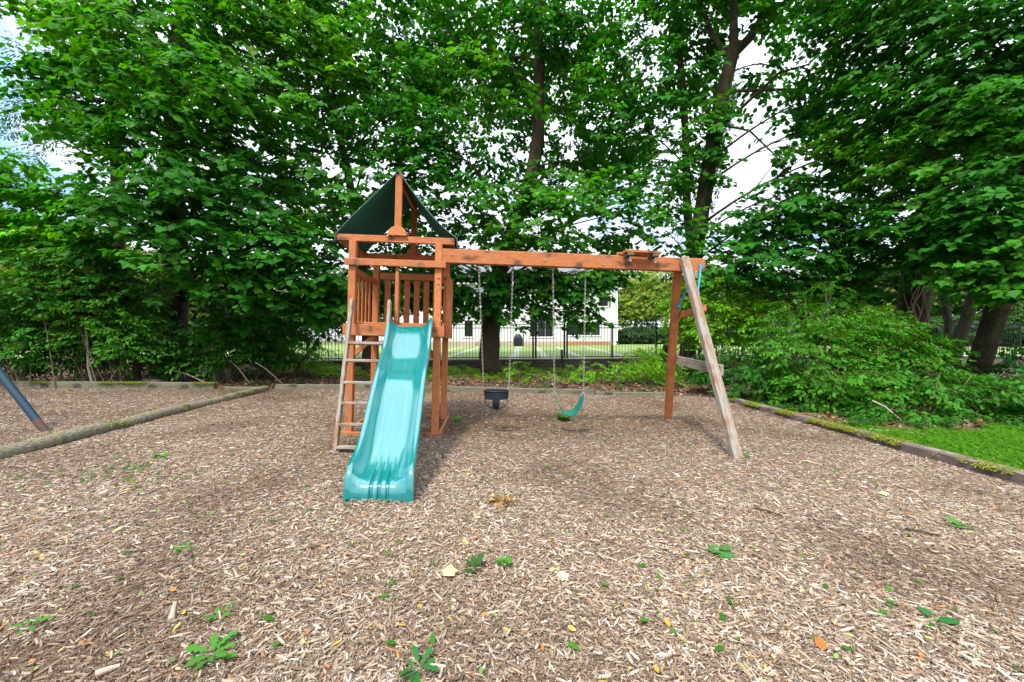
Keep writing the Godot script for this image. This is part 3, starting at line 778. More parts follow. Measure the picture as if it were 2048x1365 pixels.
# surface through rows of points, with thickness pushed along -normal; rows run down, columns across
func shell(rows: Array, thick: float, closed := false, holes := false) -> ArrayMesh:
	var mb := MB.new()
	var nr := rows.size()
	var nc: int = rows[0].size()
	var N := []
	for j in nr:
		var line := []
		for i in nc:
			var i0: int = max(i - 1, 0); var i1: int = min(i + 1, nc - 1)
			if closed:
				i0 = (i - 1 + nc - 1) % (nc - 1); i1 = (i + 1) % (nc - 1)
			var du: Vector3 = rows[j][i1] - rows[j][i0]
			var dv: Vector3 = rows[min(j + 1, nr - 1)][i] - rows[max(j - 1, 0)][i]
			line.append(dv.cross(du).normalized())
		N.append(line)
	for side in 2:
		for j in nr:
			for i in nc:
				var nn: Vector3 = N[j][i]
				mb.vert(rows[j][i] - nn * thick * side, nn if side == 0 else -nn, Vector2(float(i) / (nc - 1), float(j) / (nr - 1)))
	for j in nr - 1:
		for i in nc - 1:
			if not kept(j, i, nr, nc, closed, holes): continue
			var a := j * nc + i
			mb.tri(a, a + nc, a + nc + 1); mb.tri(a, a + nc + 1, a + 1)
			var b := a + nr * nc
			mb.tri(b, b + nc + 1, b + nc); mb.tri(b, b + 1, b + nc + 1)
			for e in [[j - 1, i, a, a + 1], [j + 1, i, a + nc + 1, a + nc], [j, i - 1, a + nc, a], [j, i + 1, a + 1, a + nc + 1]]:
				if kept(e[0], e[1], nr, nc, closed, holes): continue
				var p: Vector3 = mb.v[e[2]]; var q: Vector3 = mb.v[e[3]]
				mb.quad(p, q, mb.v[e[3] + nr * nc], mb.v[e[2] + nr * nc])
	return mb.mesh()

func build_playset():
	var o := Vector3(-2.113, 0.055, -5.12)
	var t := thing("wooden_playset", "orange stained wooden playset with green canopy, slide and swing beam", "playset", o)
	t.rotation_degrees = Vector3(0, 4, -1.3)
	var W := 1.1; var D := 1.12; var P := 0.09
	var rw: Material = M.redwood; var rs: Material = M.redwood_stained
	for q in [[0, 0, 2.5], [W, 0, 2.5], [0, -D, 2.5], [W, -D, 2.5]]:
		board(t, "post", Vector3(q[0], -0.12, q[1]), Vector3(q[0], q[2], q[1]), P, P, rw if q[0] == 0 else M.redwood_pale, X, 0.006)
	# roof frame
	for z in [0.0, -D]:
		board(t, "roof_beam", Vector3(-0.21, 2.5425, z), Vector3(1.305, 2.5425, z), 0.085, 0.06, rs, Y)
		board(t, "king_post", Vector3(0.565, 2.587, z), Vector3(0.565, 3.40, z), 0.088, 0.05, rw)
		put(t, "half_round_block", arc_block(0.122, 0.036), M.redwood_pale, Transform3D(Basis(), Vector3(0.565, 2.587, z + (0.045 if z == 0.0 else -0.045))))
	board(t, "ridge_board", Vector3(0.565, 3.355, -0.027), Vector3(0.565, 3.355, -D + 0.027), 0.12, 0.04, rw, Y)
	for s in [[-0.19, 1], [1.285, -1]]:
		board(t, "eave_rail", Vector3(s[0], 2.535, -0.032), Vector3(s[0], 2.535, -D + 0.032), 0.09, 0.035, rs, Y)
	# canvas canopy
	var rows := []
	for j in 7:
		var z: float = lerp(0.045, -D - 0.05, j / 6.0)
		var line := []
		for i in 33:
			var u := i / 32.0
			var a: float = abs(u - 0.5) * 2.0
			var x: float = 0.56 + (u - 0.5) * 2.0 * 0.775
			var sag: float = 0.045 * sin(PI * a) * (1.0 + 0.25 * sin(PI * j / 6.0)) + (0.03 * sin(PI * a) if u > 0.5 else -0.05 * sin(PI * a))
			var y: float = lerp(3.425, 2.575, a) - sag + 0.012 * sin(j * 2.1 + i * 0.4) * a
			if a < 0.06: y = 3.425 - 0.5 * a * 0.4
			line.append(Vector3(x, y, z))
		line.push_front(Vector3(0.56 - 0.78, 2.49, z)); line.push_back(Vector3(0.56 + 0.78, 2.47, z))
		rows.append(line)
	put(t, "canopy", shell(rows, -0.004), M.tarp)
	for e in [0, 6]:
		var hm := MB.new()
		var pp := []
		var pr := []
		for q: Vector3 in rows[e]:
			pp.append(q + Vector3(0, 0.004, 0)); pr.append(0.0045)
		hm.tube(pp, pr, 6)
		put(t, "canopy_hem", hm.mesh(), M.hem)
	# front rail, baluster, bolts
	board(t, "front_rail", Vector3(-0.085, 2.225, 0.066), Vector3(1.2, 2.225, 0.066), 0.088, 0.038, rs, Y)
	board(t, "baluster", Vector3(0.575, 1.465, 0.03), Vector3(0.575, 2.18, 0.03), 0.045, 0.034, rw)
	for h in [2.06, 1.98]: bolt(t, Vector3(W + 0.005, h, 0.047), Z, 0.014)
	# left side slats and rail
	board(t, "side_rail", Vector3(0.0, 2.13, -0.05), Vector3(0.0, 2.13, -D + 0.05), 0.088, 0.036, rw, Y)
	for k in 5: board(t, "slat", Vector3(-0.03, 1.3, -0.2 - 0.17 * k), Vector3(-0.03, 2.16, -0.2 - 0.17 * k), 0.07, 0.02, rw, Z)
	# back slats and rail
	board(t, "back_rail", Vector3(0.05, 2.235, -D + 0.0), Vector3(W - 0.05, 2.235, -D + 0.0), 0.1, 0.038, rw, Y)
	for k in 6: board(t, "slat", Vector3(0.17 + 0.152 * k, 1.28, -D - 0.032), Vector3(0.17 + 0.152 * k, 2.26, -D - 0.032), 0.09, 0.02, rw)
	# right side slats, outside the posts
	board(t, "side_rail", Vector3(W + 0.064, 2.13, -0.05), Vector3(W + 0.064, 2.13, -D - 0.03), 0.088, 0.036, rw, Y)
	for k in 5: board(t, "slat", Vector3(W + 0.096, 1.27, -0.22 - 0.2 * k), Vector3(W + 0.096, 2.1 + (0.08 if k > 0 else 0.0), -0.22 - 0.2 * k), 0.1, 0.022, rw, Z)
	# deck
	var dk := group_node(t, "deck")
	for k in 8: board(dk, "plank", Vector3(-0.06, 1.442, -D + 0.06 + 0.1405 * k), Vector3(1.19, 1.442, -D + 0.06 + 0.1405 * k), 0.135, 0.032, rw, Z)
	board(t, "deck_rim", Vector3(-0.085, 1.352, 0.066), Vector3(1.2, 1.352, 0.066), 0.145, 0.038, rs, Y)
	board(t, "deck_rim", Vector3(-0.085, 1.352, -D - 0.066), Vector3(1.2, 1.352, -D - 0.066), 0.145, 0.038, rw, Y)
	board(t, "deck_rim", Vector3(-0.064, 1.352, 0.046), Vector3(-0.064, 1.352, -D - 0.046), 0.145, 0.038, rs, Y)
	board(t, "deck_rim", Vector3(W + 0.064, 1.352, 0.046), Vector3(W + 0.064, 1.352, -D - 0.046), 0.145, 0.038, rs, Y)
	for k in 3: board(t, "joist", Vector3(0.25 + 0.3 * k, 1.355, 0.045), Vector3(0.25 + 0.3 * k, 1.355, -D - 0.045), 0.13, 0.036, rw, Y)
	# knee braces
	board(t, "knee_brace", Vector3(0.02, 1.02, 0.0), Vector3(0.30, 1.285, 0.0), 0.07, 0.036, rw, Vector3(1, -1, 0))
	board(t, "knee_brace", Vector3(W - 0.02, 1.02, 0.0), Vector3(W - 0.30, 1.285, 0.0), 0.07, 0.036, rw, Vector3(1, 1, 0))
	# ground plates
	board(t, "ground_plate", Vector3(-0.05, 0.01, 0.07), Vector3(W + 0.06, 0.0, 0.07), 0.07, 0.036, rs, Y)
	board(t, "ground_plate", Vector3(W + 0.068, 0.01, 0.11), Vector3(W + 0.068, 0.0, -D - 0.05), 0.07, 0.036, rs, Y)
	board(t, "ground_plate", Vector3(-0.05, 0.01, -D - 0.07), Vector3(W + 0.045, 0.0, -D - 0.07), 0.07, 0.036, rw, Y)
	board(t, "ground_plate", Vector3(-0.068, 0.01, 0.05), Vector3(-0.068, 0.0, -D - 0.05), 0.07, 0.036, rw, Y)
	# swing beam
	board(t, "swing_beam", Vector3(W + 0.047, 2.35, -0.0), Vector3(4.72, 2.35, -0.0), 0.185, 0.09, rs, Y, 0.007)
	bolt(t, Vector3(W + 0.16, 2.36, 0.046), Z); bolt(t, Vector3(W + 1.4, 2.33, 0.046), Z); bolt(t, Vector3(W + 2.2, 2.30, 0.046), Z)
	# A-frame
	var inv := t.transform.affine_inverse()
	var ff := inv * (on_ground(2.515, 4.36, -0.08)); var ft := Vector3(4.385, 2.43, 0.10)
	var rf := inv * (on_ground(2.6, 6.6, -0.08)); var rt := Vector3(4.40, 2.30, -0.10)
	board(t, "front_leg", ft, ff, 0.105, 0.085, M.weathered, X, 0.007).set_meta("label", "grey weathered front leg of the swing frame")
	board(t, "rear_leg", rt, rf, 0.10, 0.09, rw, X, 0.007)
	var ca := ff.lerp(ft, 0.415); var cb := rf.lerp(rt, 0.46)
	board(t, "crossbar", ca + Vector3(0.075, 0.0, 0.05), cb + Vector3(0.075, 0.0, -0.02), 0.13, 0.04, M.weathered, Y)
	ca = ff.lerp(ft, 0.72); cb = rf.lerp(rt, 0.74)
	board(t, "crossbar", ca + Vector3(0.075, 0.0, 0.05), cb + Vector3(0.075, 0.0, -0.03), 0.09, 0.04, rs, Y)
	ca = ff.lerp(ft, 0.90)
	board(t, "cleat", ca + Vector3(0.075, 0.0, 0.06), ca + Vector3(0.075, 0.0, -0.18), 0.09, 0.04, M.weathered, Y)
	for q in [[Vector3(4.65, 2.33, 0.055), ff.lerp(ft, 0.80) + Vector3(0.075, 0, -0.03)], [Vector3(4.65, 2.33, -0.055), rf.lerp(rt, 0.79) + Vector3(0.02, 0, 0.06)]]:
		var rm := MB.new()
		rm.tube([q[0], q[1]], [0.012, 0.012], 8)
		rm.tube([q[0] - Z * 0.012, q[0] + Z * 0.012], [0.026, 0.026], 10)
		rm.tube([q[1] - X * 0.02, q[1] + X * 0.02], [0.022, 0.022], 10)
		put(t, "blue_brace_rod", rm.mesh(), M.blue_rod)
	# ladder
	var ld := group_node(t, "ladder")
	var lb := inv * on_ground(-1.925, 4.28, -0.05); var lt := inv * at(704, 600, 5.02)
	var xo := Vector3(0.47, 0, 0)
	for q in [Vector3.ZERO, xo]:
		board(ld, "rail", lb + q, lt + q, 0.04, 0.075, M.weathered, X, 0.006)
	for k in 6:
		var f: float = [0.062, 0.19, 0.315, 0.44, 0.58, 0.695][k]
		var p := lb.lerp(lt, f)
		board(ld, "rung", p + Vector3(0.018, 0, 0), p + xo - Vector3(0.018, 0, 0), 0.085, 0.034, M.weathered, Vector3(0, 0.12, 1), 0.006)
	build_slide(t, inv)

func build_slide(t: Node3D, inv: Transform3D):
	# [distance, half width, rim height, bed height below rim] down the slide, in world metres
	var prof := [[5.16, 0.29, 1.55, 0.10], [5.06, 0.29, 1.56, 0.115], [4.96, 0.288, 1.525, 0.12], [4.84, 0.285, 1.42, 0.12], [4.70, 0.282, 1.285, 0.12], [4.56, 0.279, 1.17, 0.122], [4.40, 0.276, 1.075, 0.125], [4.24, 0.273, 0.99, 0.125], [4.10, 0.271, 0.90, 0.125], [3.95, 0.269, 0.79, 0.128], [3.80, 0.267, 0.68, 0.13],
		[3.65, 0.265, 0.567, 0.13], [3.50, 0.263, 0.468, 0.13], [3.40, 0.262, 0.412, 0.128], [3.28, 0.261, 0.358, 0.126], [3.18, 0.262, 0.322, 0.118], [3.10, 0.263, 0.298, 0.107], [3.05, 0.264, 0.272, 0.093], [3.01, 0.265, 0.222, 0.066], [2.985, 0.266, 0.13, 0.022], [2.975, 0.267, 0.02, 0.005], [2.97, 0.267, -0.06, 0.0]]
	# smooth by resampling
	var rows := []
	var cd := Curve3D.new()
	var ce := Curve3D.new()
	for i in prof.size():
		var p0: Array = prof[max(i - 1, 0)]; var p1: Array = prof[i]; var p2: Array = prof[min(i + 1, prof.size() - 1)]
		var ta := Vector3(p2[0] - p0[0], p2[2] - p0[2], 0) / 6.0
		cd.add_point(Vector3(p1[0], p1[2], 0), -ta, ta)
		var tb := Vector3(p2[1] - p0[1], p2[3] - p0[3], 0) / 6.0
		ce.add_point(Vector3(p1[1], p1[3], 0), -tb, tb)
	var steps := 4
	for i in prof.size() - 1:
		for k in steps:
			var a := cd.sample(i, float(k) / steps)
			var b := ce.sample(i, float(k) / steps)
			rows.append([a.x, b.x, a.y, b.y])
	var top := at(821, 636, 5.05); var bot := at(756, 1003, 2.98)
	var grid := []
	for R in rows:
		var f: float = clamp((5.05 - R[0]) / (5.05 - 2.98), -0.1, 1.05)
		var cx: float = lerp(top.x, bot.x, f)
		var hw: float = R[1]
		var line := []
		# cross-section: outer skirt, rounded rim, wall, bed with three grooves near the end, mirrored
		var groove := smoothstep(3.42, 3.2, R[0]) * 0.022
		var pts := [Vector2(-hw, -0.09), Vector2(-hw, -0.05), Vector2(-hw, -0.018), Vector2(-hw + 0.006, -0.006), Vector2(-hw + 0.018, 0.0), Vector2(-hw + 0.036, -0.001), Vector2(-hw + 0.048, -0.008), Vector2(-hw + 0.054, -0.022)]
		var bw := hw - 0.054
		var lip := smoothstep(3.06, 2.99, R[0])
		var cut := PackedFloat32Array()
		for k in 61:
			var u: float = lerp(-1.0, 1.0, k / 60.0)
			var au: float = abs(u)
			# flat bed with curved sides
			var s: float = clamp((au - 0.5) / 0.5, 0.0, 1.0)
			var y: float = lerp(-R[3], -0.022, pow(s, 2.1)) if R[3] > 0.022 else -0.022
			var gv := 0.0
			for g in [-0.3, 0.0, 0.3]:
				gv += groove * exp(-pow((u - g) / 0.05, 4.0))
			y -= gv * (1.0 - 0.8 * lip)
			if k > 0 and k < 60:
				pts.append(Vector2(u * bw, y)); cut.append(gv * lip)
		pts.append_array([Vector2(hw - 0.054, -0.022), Vector2(hw - 0.048, -0.008), Vector2(hw - 0.036, -0.001), Vector2(hw - 0.018, 0.0), Vector2(hw - 0.006, -0.006), Vector2(hw, -0.018), Vector2(hw, -0.05), Vector2(hw, -0.09)])
		for k in pts.size():
			var q: Vector2 = pts[k]
			var back: float = cut[k - 8] if k >= 8 and k < 8 + cut.size() else 0.0
			line.append(inv * Vector3(cx + q.x, R[2] + q.y, -R[0] - back))
		grid.append(line)
	var sl := put(t, "slide", shell(grid, 0.006), M.slide)
	sl.set_meta("label", "glossy teal plastic slide with wavy bed and grooved end")

# ---------------------------------------------------------------- swings
func ring(mb: MB, c: Vector3, u: Vector3, w: Vector3, ru: float, rw_: float, r: float, segs := 10):
	var pts := []
	var rr := []
	for i in segs + 1:
		var a := TAU * i / segs
		pts.append(c + u * cos(a) * ru + w * sin(a) * rw_); rr.append(r)
	mb.tube(pts, rr, 5, 1.0, 0.0, 0, false)

func chain_mesh(a: Vector3, b: Vector3) -> ArrayMesh:
	var mb := MB.new()
	var d := (b - a)
	var nlinks := int(d.length() / 0.029)
	var y := d.normalized()
	var x := y.cross(Z).normalized()
	var z := x.cross(y)
	for i in nlinks:
		var c := a + d * ((i + 0.5) / nlinks)
		ring(mb, c, y, x if i % 2 == 0 else z, 0.0185, 0.0098, 0.003, 8)
	return mb.mesh()

func build_swings():
	# bucket swing
	var s := at(992.5, 790, 5.28)
	var t := thing("bucket_swing", "dark blue-black toddler bucket swing hanging on chains", "swing", s)
	var rows := []
	for j in 15:
		var v := j / 14.0
		var line := []
		for i in 41:
			var a := TAU * i / 40.0
			var r: float = 0.163 - 0.012 * v if v < 0.5 else 0.157 * sqrt(max(0.0, 1.0 - pow((v - 0.5) / 0.52, 2.0)))
			var y: float = 0.055 - 0.25 * v
			line.append(Vector3(sin(a) * r, y, cos(a) * r * 0.8))
		rows.append(line)
	put(t, "seat", shell(rows, 0.008, true, true), M.rubber)
	var rim := MB.new()
	var pp := []
	var pr := []
	for i in 41:
		pp.append(rows[0][i]); pr.append(0.009)
	rim.tube(pp, pr, 6, 1.0, 0.0, 0, false)
	put(t, "seat_rim", rim.mesh(), M.rubber)
	var tops := [at(958, 545, 5.25), at(1026, 533, 5.28)]
	for k in 2:
		var sg := -1.0 if k == 0 else 1.0
		var low := s + Vector3(sg * 0.168, 0.06, 0)
		var up: Vector3 = tops[k]
		var dir := (up - low).normalized()
		var sp := MB.new()
		sp.tube([low - s - dir * 0.09, low - s + dir * 0.16], [0.0075, 0.0075], 8)
		put(t, "hanger_rod", sp.mesh(), M.steel if k == 1 else M.rust)
		put(t, "chain", chain_mesh(low + dir * 0.16 - s, up - s), M.chain)
		var hk := MB.new()
		ring(hk, up - s + Vector3(0, 0.02, 0), Y, X, 0.026, 0.018, 0.005)
		hk.tube([up - s + Vector3(0, 0.04, 0), Vector3(up.x, 2.26 - 0.023 * (up.x + 1), up.z) - s], [0.006, 0.006], 6)
		put(t, "hook", hk.mesh(), M.rust)
	# belt swing
	var b0 := at(1109, 788, 5.38); var b1 := at(1167, 790, 5.38)
	var c := (b0 + b1) * 0.5
	var t2 := thing("belt_swing", "green strap-seat swing hanging on chains near the beam's middle", "swing", c)
	rows = []
	for j in 25:
		var u := j / 24.0 * 2.0 - 1.0
		var x: float = u * 0.2
		var y: float = -0.255 * (1.0 - pow(abs(u), 2.3)) - 0.015
		var w: float = 0.075 * clamp(1.25 - 0.75 * pow(abs(u), 4.0), 0.3, 1.0)
		var tw: float = 0.25
		rows.append([Vector3(x - w * 0.1, y + w * tw, -w), Vector3(x, y, 0), Vector3(x + w * 0.1, y - w * tw, w)])
	put(t2, "belt_seat", shell(rows, 0.009), M.belt)
	var ct := [at(1106, 541, 5.35), at(1171, 543, 5.4)]
	for k in 2:
		var e: Vector3 = [b0, b1][k]
		var rg := MB.new()
		ring(rg, e - c + Vector3(0, -0.004, 0), Y, X, 0.03, 0.022, 0.005)
		put(t2, "ring", rg.mesh(), M.steel)
		put(t2, "chain", chain_mesh(e + Vector3(0, 0.025, 0) - c, ct[k] - c), M.chain)
		var hk := MB.new()
		ring(hk, ct[k] - c + Vector3(0, 0.015, 0), Y, X, 0.024, 0.016, 0.005)
		hk.tube([ct[k] - c + Vector3(0, 0.035, 0), Vector3(ct[k].x, 2.26 - 0.023 * (ct[k].x + 1), ct[k].z) - c], [0.006, 0.006], 6)
		put(t2, "hook", hk.mesh(), M.steel)
	# plank seat lying on top of the beam
	var q := thing("plank_seat", "wooden plank seat with eye bolts lying across the swing beam", "plank seat", Vector3(1.70, 2.375, -5.36))
	q.rotation_degrees = Vector3(0, 4, -2.0)
	for k in 2: board(q, "plank", Vector3(-0.23 - 0.03 * k, 0.058, 0.13 - 0.17 * k), Vector3(0.25 - 0.03 * k, 0.058, 0.13 - 0.17 * k), 0.14, 0.034, M.redwood_stained, Z)
	for x in [-0.16, 0.18]:
		board(q, "cleat", Vector3(x, 0.02, 0.2), Vector3(x, 0.02, -0.24), 0.09, 0.036, M.timber)
		for z in [0.17, -0.2]:
			var eb := MB.new()
			eb.tube([Vector3(x, 0.01, z), Vector3(x, -0.035, z)], [0.006, 0.006], 6)
			ring(eb, Vector3(x, -0.055, z), Y, X, 0.02, 0.014, 0.0055)
			put(q, "eye_bolt", eb.mesh(), M.steel)

# ---------------------------------------------------------------- edging, logs, poles, sticks
func moss(parent: Node3D, spots: Array):
	var list := []
	for e in spots:
		var p: Vector3 = e
		list.append([Transform3D(Basis(Vector3.UP, p.x * 91.0).scaled(Vector3(1, 0.6, 1) * (0.7 + fposmod(p.z * 37.0, 0.7))), p - parent.position), Color(1, 1, 1) * (0.7 + fposmod(p.x * 53.0 + p.z * 17.0, 0.6))])
	mass(parent, "moss", LEAF.moss, M.leaf_dry, list)

func timber(label: String, a: Vector3, b: Vector3, h: float, w: float, m: Material, mossy := 0.0, seed_ := 1):
	var mid := (a + b) * 0.5
	var t := thing("edging_timber", label, "timber", mid, "timbers edging the mulch")
	board(t, "beam", a - mid, b - mid, h, w, m, Y, 0.014)
	if mossy > 0.0:
		var r := rng(seed_)
		var f := noise(seed_, 0.9, 2)
		var spots := []
		for i in int((b - a).length() * 700 * mossy):
			var p := a.lerp(b, r.randf())
			if f.get_noise_2d(p.x * 1.2, p.z * 1.2) + 0.1 < (1.0 - mossy) * 0.5 - 0.1: continue
			var side := (b - a).normalized().cross(Y)
			spots.append(p + Y * (h * 0.5 - 0.002) + side * r.randf_range(-0.5, 0.5) * w)
		if spots.size() > 0: moss(t, spots)
	return t

func stick(called: String, label: String, category: String, pts: Array, r0: float, m: Material, group := ""):
	var o := thing(called, label, category, pts[0], group)
	var mb := MB.new()
	var p := []
	var rr := []
	for i in pts.size():
		p.append(pts[i] - pts[0]); rr.append(r0 * (1.0 - 0.55 * i / float(pts.size())))
	mb.tube(p, rr, 7, 1.0, 0.15, int(pts[0].x * 100))
	var s := put(o, "wood", mb.mesh(), m)
	s.name = "stem"
	return o

func build_edging():
	LEAF.moss = make_spray(400, SLIM, 16, 0.035, 0.02, 0.035, Color(0.15, 0.19, 0.012), 1.0)
	# back edge, left to right
	var zb := 9.62
	var cut := [[-13.2, -7.25, 0.15, 0.02, 0.8, "mossy timber along the back edge at the far left"], [-7.1, -5.98, 0.05, 0.0, 0.2, "short sunken timber beside the round log's far end"], [-5.75, -3.0, 0.12, 0.0, 0.0, "grey-green timber along the back edge left of the ladder"], [-2.97, -0.35, 0.12, 0.0, 0.15, "grey-green timber behind the slide and tower"], [-0.32, 2.0, 0.11, 0.0, 0.1, "grey-green timber behind the two swings"], [2.03, 3.75, 0.06, 0.0, 0.0, "low bluish timber end behind the swing frame"]]
	for k in cut.size():
		var e: Array = cut[k]
		var ya: float = ground(e[0], zb); var yb: float = ground(e[1], zb)
		timber(e[5], Vector3(e[0], ya + e[2] * 0.5 - 0.02 + e[3], -zb), Vector3(e[1], yb + e[2] * 0.5 - 0.02, -zb - 0.03), e[2] + 0.06, 0.14, M.timber, e[4], 500 + k)
	# right edge, far to near
	var nm := ["far mossy timber of the right edge beside the tangled shrub", "middle mossy timber of the right edge beside the grass", "near purple-grey timber of the right edge beside the grass", "nearest timber of the right edge at the picture's border"]
	var ds := [8.6, 6.75, 4.9, 3.0, 0.6]
	for k in 4:
		var x0 := 4.87; var d0: float = ds[k] - 0.02; var d1: float = ds[k + 1]
		timber(nm[k], Vector3(x0, ground(x0, d0) + 0.035, -d0), Vector3(x0 + 0.02, ground(x0, d1) + 0.04, -d1), 0.16, 0.15, M.purple_timber, [0.95, 0.9, 0.45, 0.3][k], 520 + k)
	# round logs on the left
	var la := Vector3(-5.9, 0.115, -9.45); var lm := Vector3(-5.33, 0.115, -5.15); var lz := Vector3(-4.95, 0.11, -2.1)
	var lg := ["far round log lying at the left edge of the mulch", "near thick round log lying at the left edge of the mulch"]
	var seg := [[la, lm, 0.08], [lm + (lz - lm).normalized() * 0.03, lz, 0.086]]
	for k in 2:
		var a: Vector3 = seg[k][0]; var b: Vector3 = seg[k][1]
		var t := thing("round_log", lg[k], "log", a, "round logs edging the mulch")
		var mb := MB.new()
		var pts := []
		var rr := []
		for i in 13:
			pts.append((b - a) * (i / 12.0) + Vector3(sin(i * 1.3 + k) * 0.012, sin(i * 0.9 + k) * 0.01, 0)); rr.append(seg[k][2] * (1.0 + 0.05 * sin(i * 1.9)))
		mb.tube(pts, rr, 16, 0.7, 0.16, 40 + k)
		put(t, "wood", mb.mesh(), M.log)
		var r := rng(60 + k)
		var f := noise(61 + k, 0.8, 2)
		var spots := []
		for i in 700:
			var u := r.randf()
			var p := a.lerp(b, u)
			if f.get_noise_2d(p.x * 2.0, p.z * 2.0) < 0.12: continue
			var an := r.randf_range(-0.9, 1.2)
			spots.append(p + Vector3(sin(an), cos(an), 0) * seg[k][2] * 0.97)
		moss(t, spots)
	# blue steel swing frame, mostly outside the picture
	var fr := thing("steel_swing_frame", "dark blue steel pole slanting down behind the round log", "swing frame", on_ground(-6.02, 5.1))
	var dir := Vector3(-0.76, 1.0, 0.02)
	for q in [[0.0, 0.16, M.rusty_foot], [0.16, 2.4, M.blue_pole]]:
		var mb := MB.new()
		mb.tube([dir * (q[0] - 0.08 if q[0] == 0.0 else q[0]), dir * q[1]], [0.043, 0.043], 16)
		put(fr, "leg" if q[0] > 0.0 else "rusty_foot", mb.mesh(), q[2])
	var mb2 := MB.new()
	mb2.tube([dir * 2.4, dir * 2.4 + Vector3(-0.3, -0.02, 3.0)], [0.043, 0.043], 16)
	put(fr, "top_bar", mb2.mesh(), M.blue_pole)
	var mb3 := MB.new()
	mb3.tube([dir * 2.4, Vector3(-3.6, -0.1, 0.1)], [0.043, 0.043], 16)
	put(fr, "leg", mb3.mesh(), M.blue_pole)
	# dead wood in the leaf litter
	var bw: Material = M.bark_pale
	stick("dead_branch", "gnarled grey dead branch rising from the litter left of the ladder", "branch", [on_ground(-5.35, 12.3, -0.05), at(592, 745, 12.3), at(597, 728, 12.3), at(606, 718, 12.2), at(613, 712, 12.1)], 0.075, M.bark_dark)
	stick("sapling", "crooked bare tan sapling stem among the left shrubs", "sapling", [on_ground(-10.55, 9.95, -0.02), at(176, 735, 9.9), at(175, 700, 9.9), at(172, 665, 9.9), at(168, 640, 9.9)], 0.032, M.vine)
	stick("short_log", "short log piece lying in the litter below the dark maple", "log", [on_ground(-9.6, 10.3, 0.08), on_ground(-9.1, 10.25, 0.09)], 0.1, bw)
	stick("short_log", "small dark log stump near the crooked sapling's foot", "log", [on_ground(-10.6, 10.15, 0.05), on_ground(-10.35, 10.1, 0.06)], 0.09, M.bark_dark)
	var sl := [["pale thin branch crossing the litter left of the dead branch", 510, 725, 565, 758], ["straight grey stick lying behind the mossy timber", 330, 758, 400, 757], ["long thin branch leaning out of the left shrubs", 460, 722, 500, 755], ["fallen twig below the dark maple trunk", 340, 740, 420, 735], ["pale bent twig at the foot of the right thicket", 1745, 802, 1810, 838], ["thin branch lying along the grass edge at right", 1740, 868, 1850, 874], ["reddish stick behind the right edging timber", 1540, 795, 1590, 812], ["long dark stick in front of the yellow-green weeds", 1245, 757, 1310, 757]]
	var k := 0
	for e in sl:
		var da := [11.0, 10.2, 11.0, 10.8, 6.9, 6.0, 8.3, 11.6]
		var a := at(e[1], e[2], da[k]); var b := at(e[3], e[4], da[k] - 0.3)
		a.y = max(a.y, ground(a.x, -a.z) + 0.015); b.y = max(b.y, ground(b.x, -b.z) + 0.01)
		if k in [1, 5, 6, 7]:
			a.y = ground(a.x, -a.z) + 0.02; b.y = ground(b.x, -b.z) + 0.02
		else: b.y = ground(b.x, -b.z) + 0.01
		stick("fallen_stick", e[0], "stick", [a, a.lerp(b, 0.4) + Vector3(0, 0.05 if not (k in [1, 5, 6, 7]) else 0.005, 0), b], 0.016, M.vine if k != 7 else M.bark_dark)
		k += 1
	# dark stake before the fence
	var st := at(1124, 740, 14.6)
	board(self, numbered("wooden_stake"), on_ground(st.x, 14.6, -0.1), on_ground(st.x, 14.6, 0.9), 0.07, 0.07, M.bark_dark, X)
	tag(get_child(get_child_count() - 1), "thin dark stake standing before the fence near the gate", "stake")

# ---------------------------------------------------------------- fence, wall, house
func fence_p(x: float, h: float) -> Vector3:
	return Vector3(x, wall_top(x) + h, -fence_d(x))

func hx(px: float) -> float:
	return (px - 1024.0) / F * 38.0

func hy(py: float) -> float:
	return EYE.y - (py - 682.5) / F * 38.0

func block_between(parent: Node3D, off: Vector3, called: String, a: Vector3, b: Vector3, m: Material):
	var mb := MB.new()
	mb.box((b - a).abs(), 0.01)
	put(parent, called, mb.mesh(), m, Transform3D(Basis(), (a + b) * 0.5 - off))

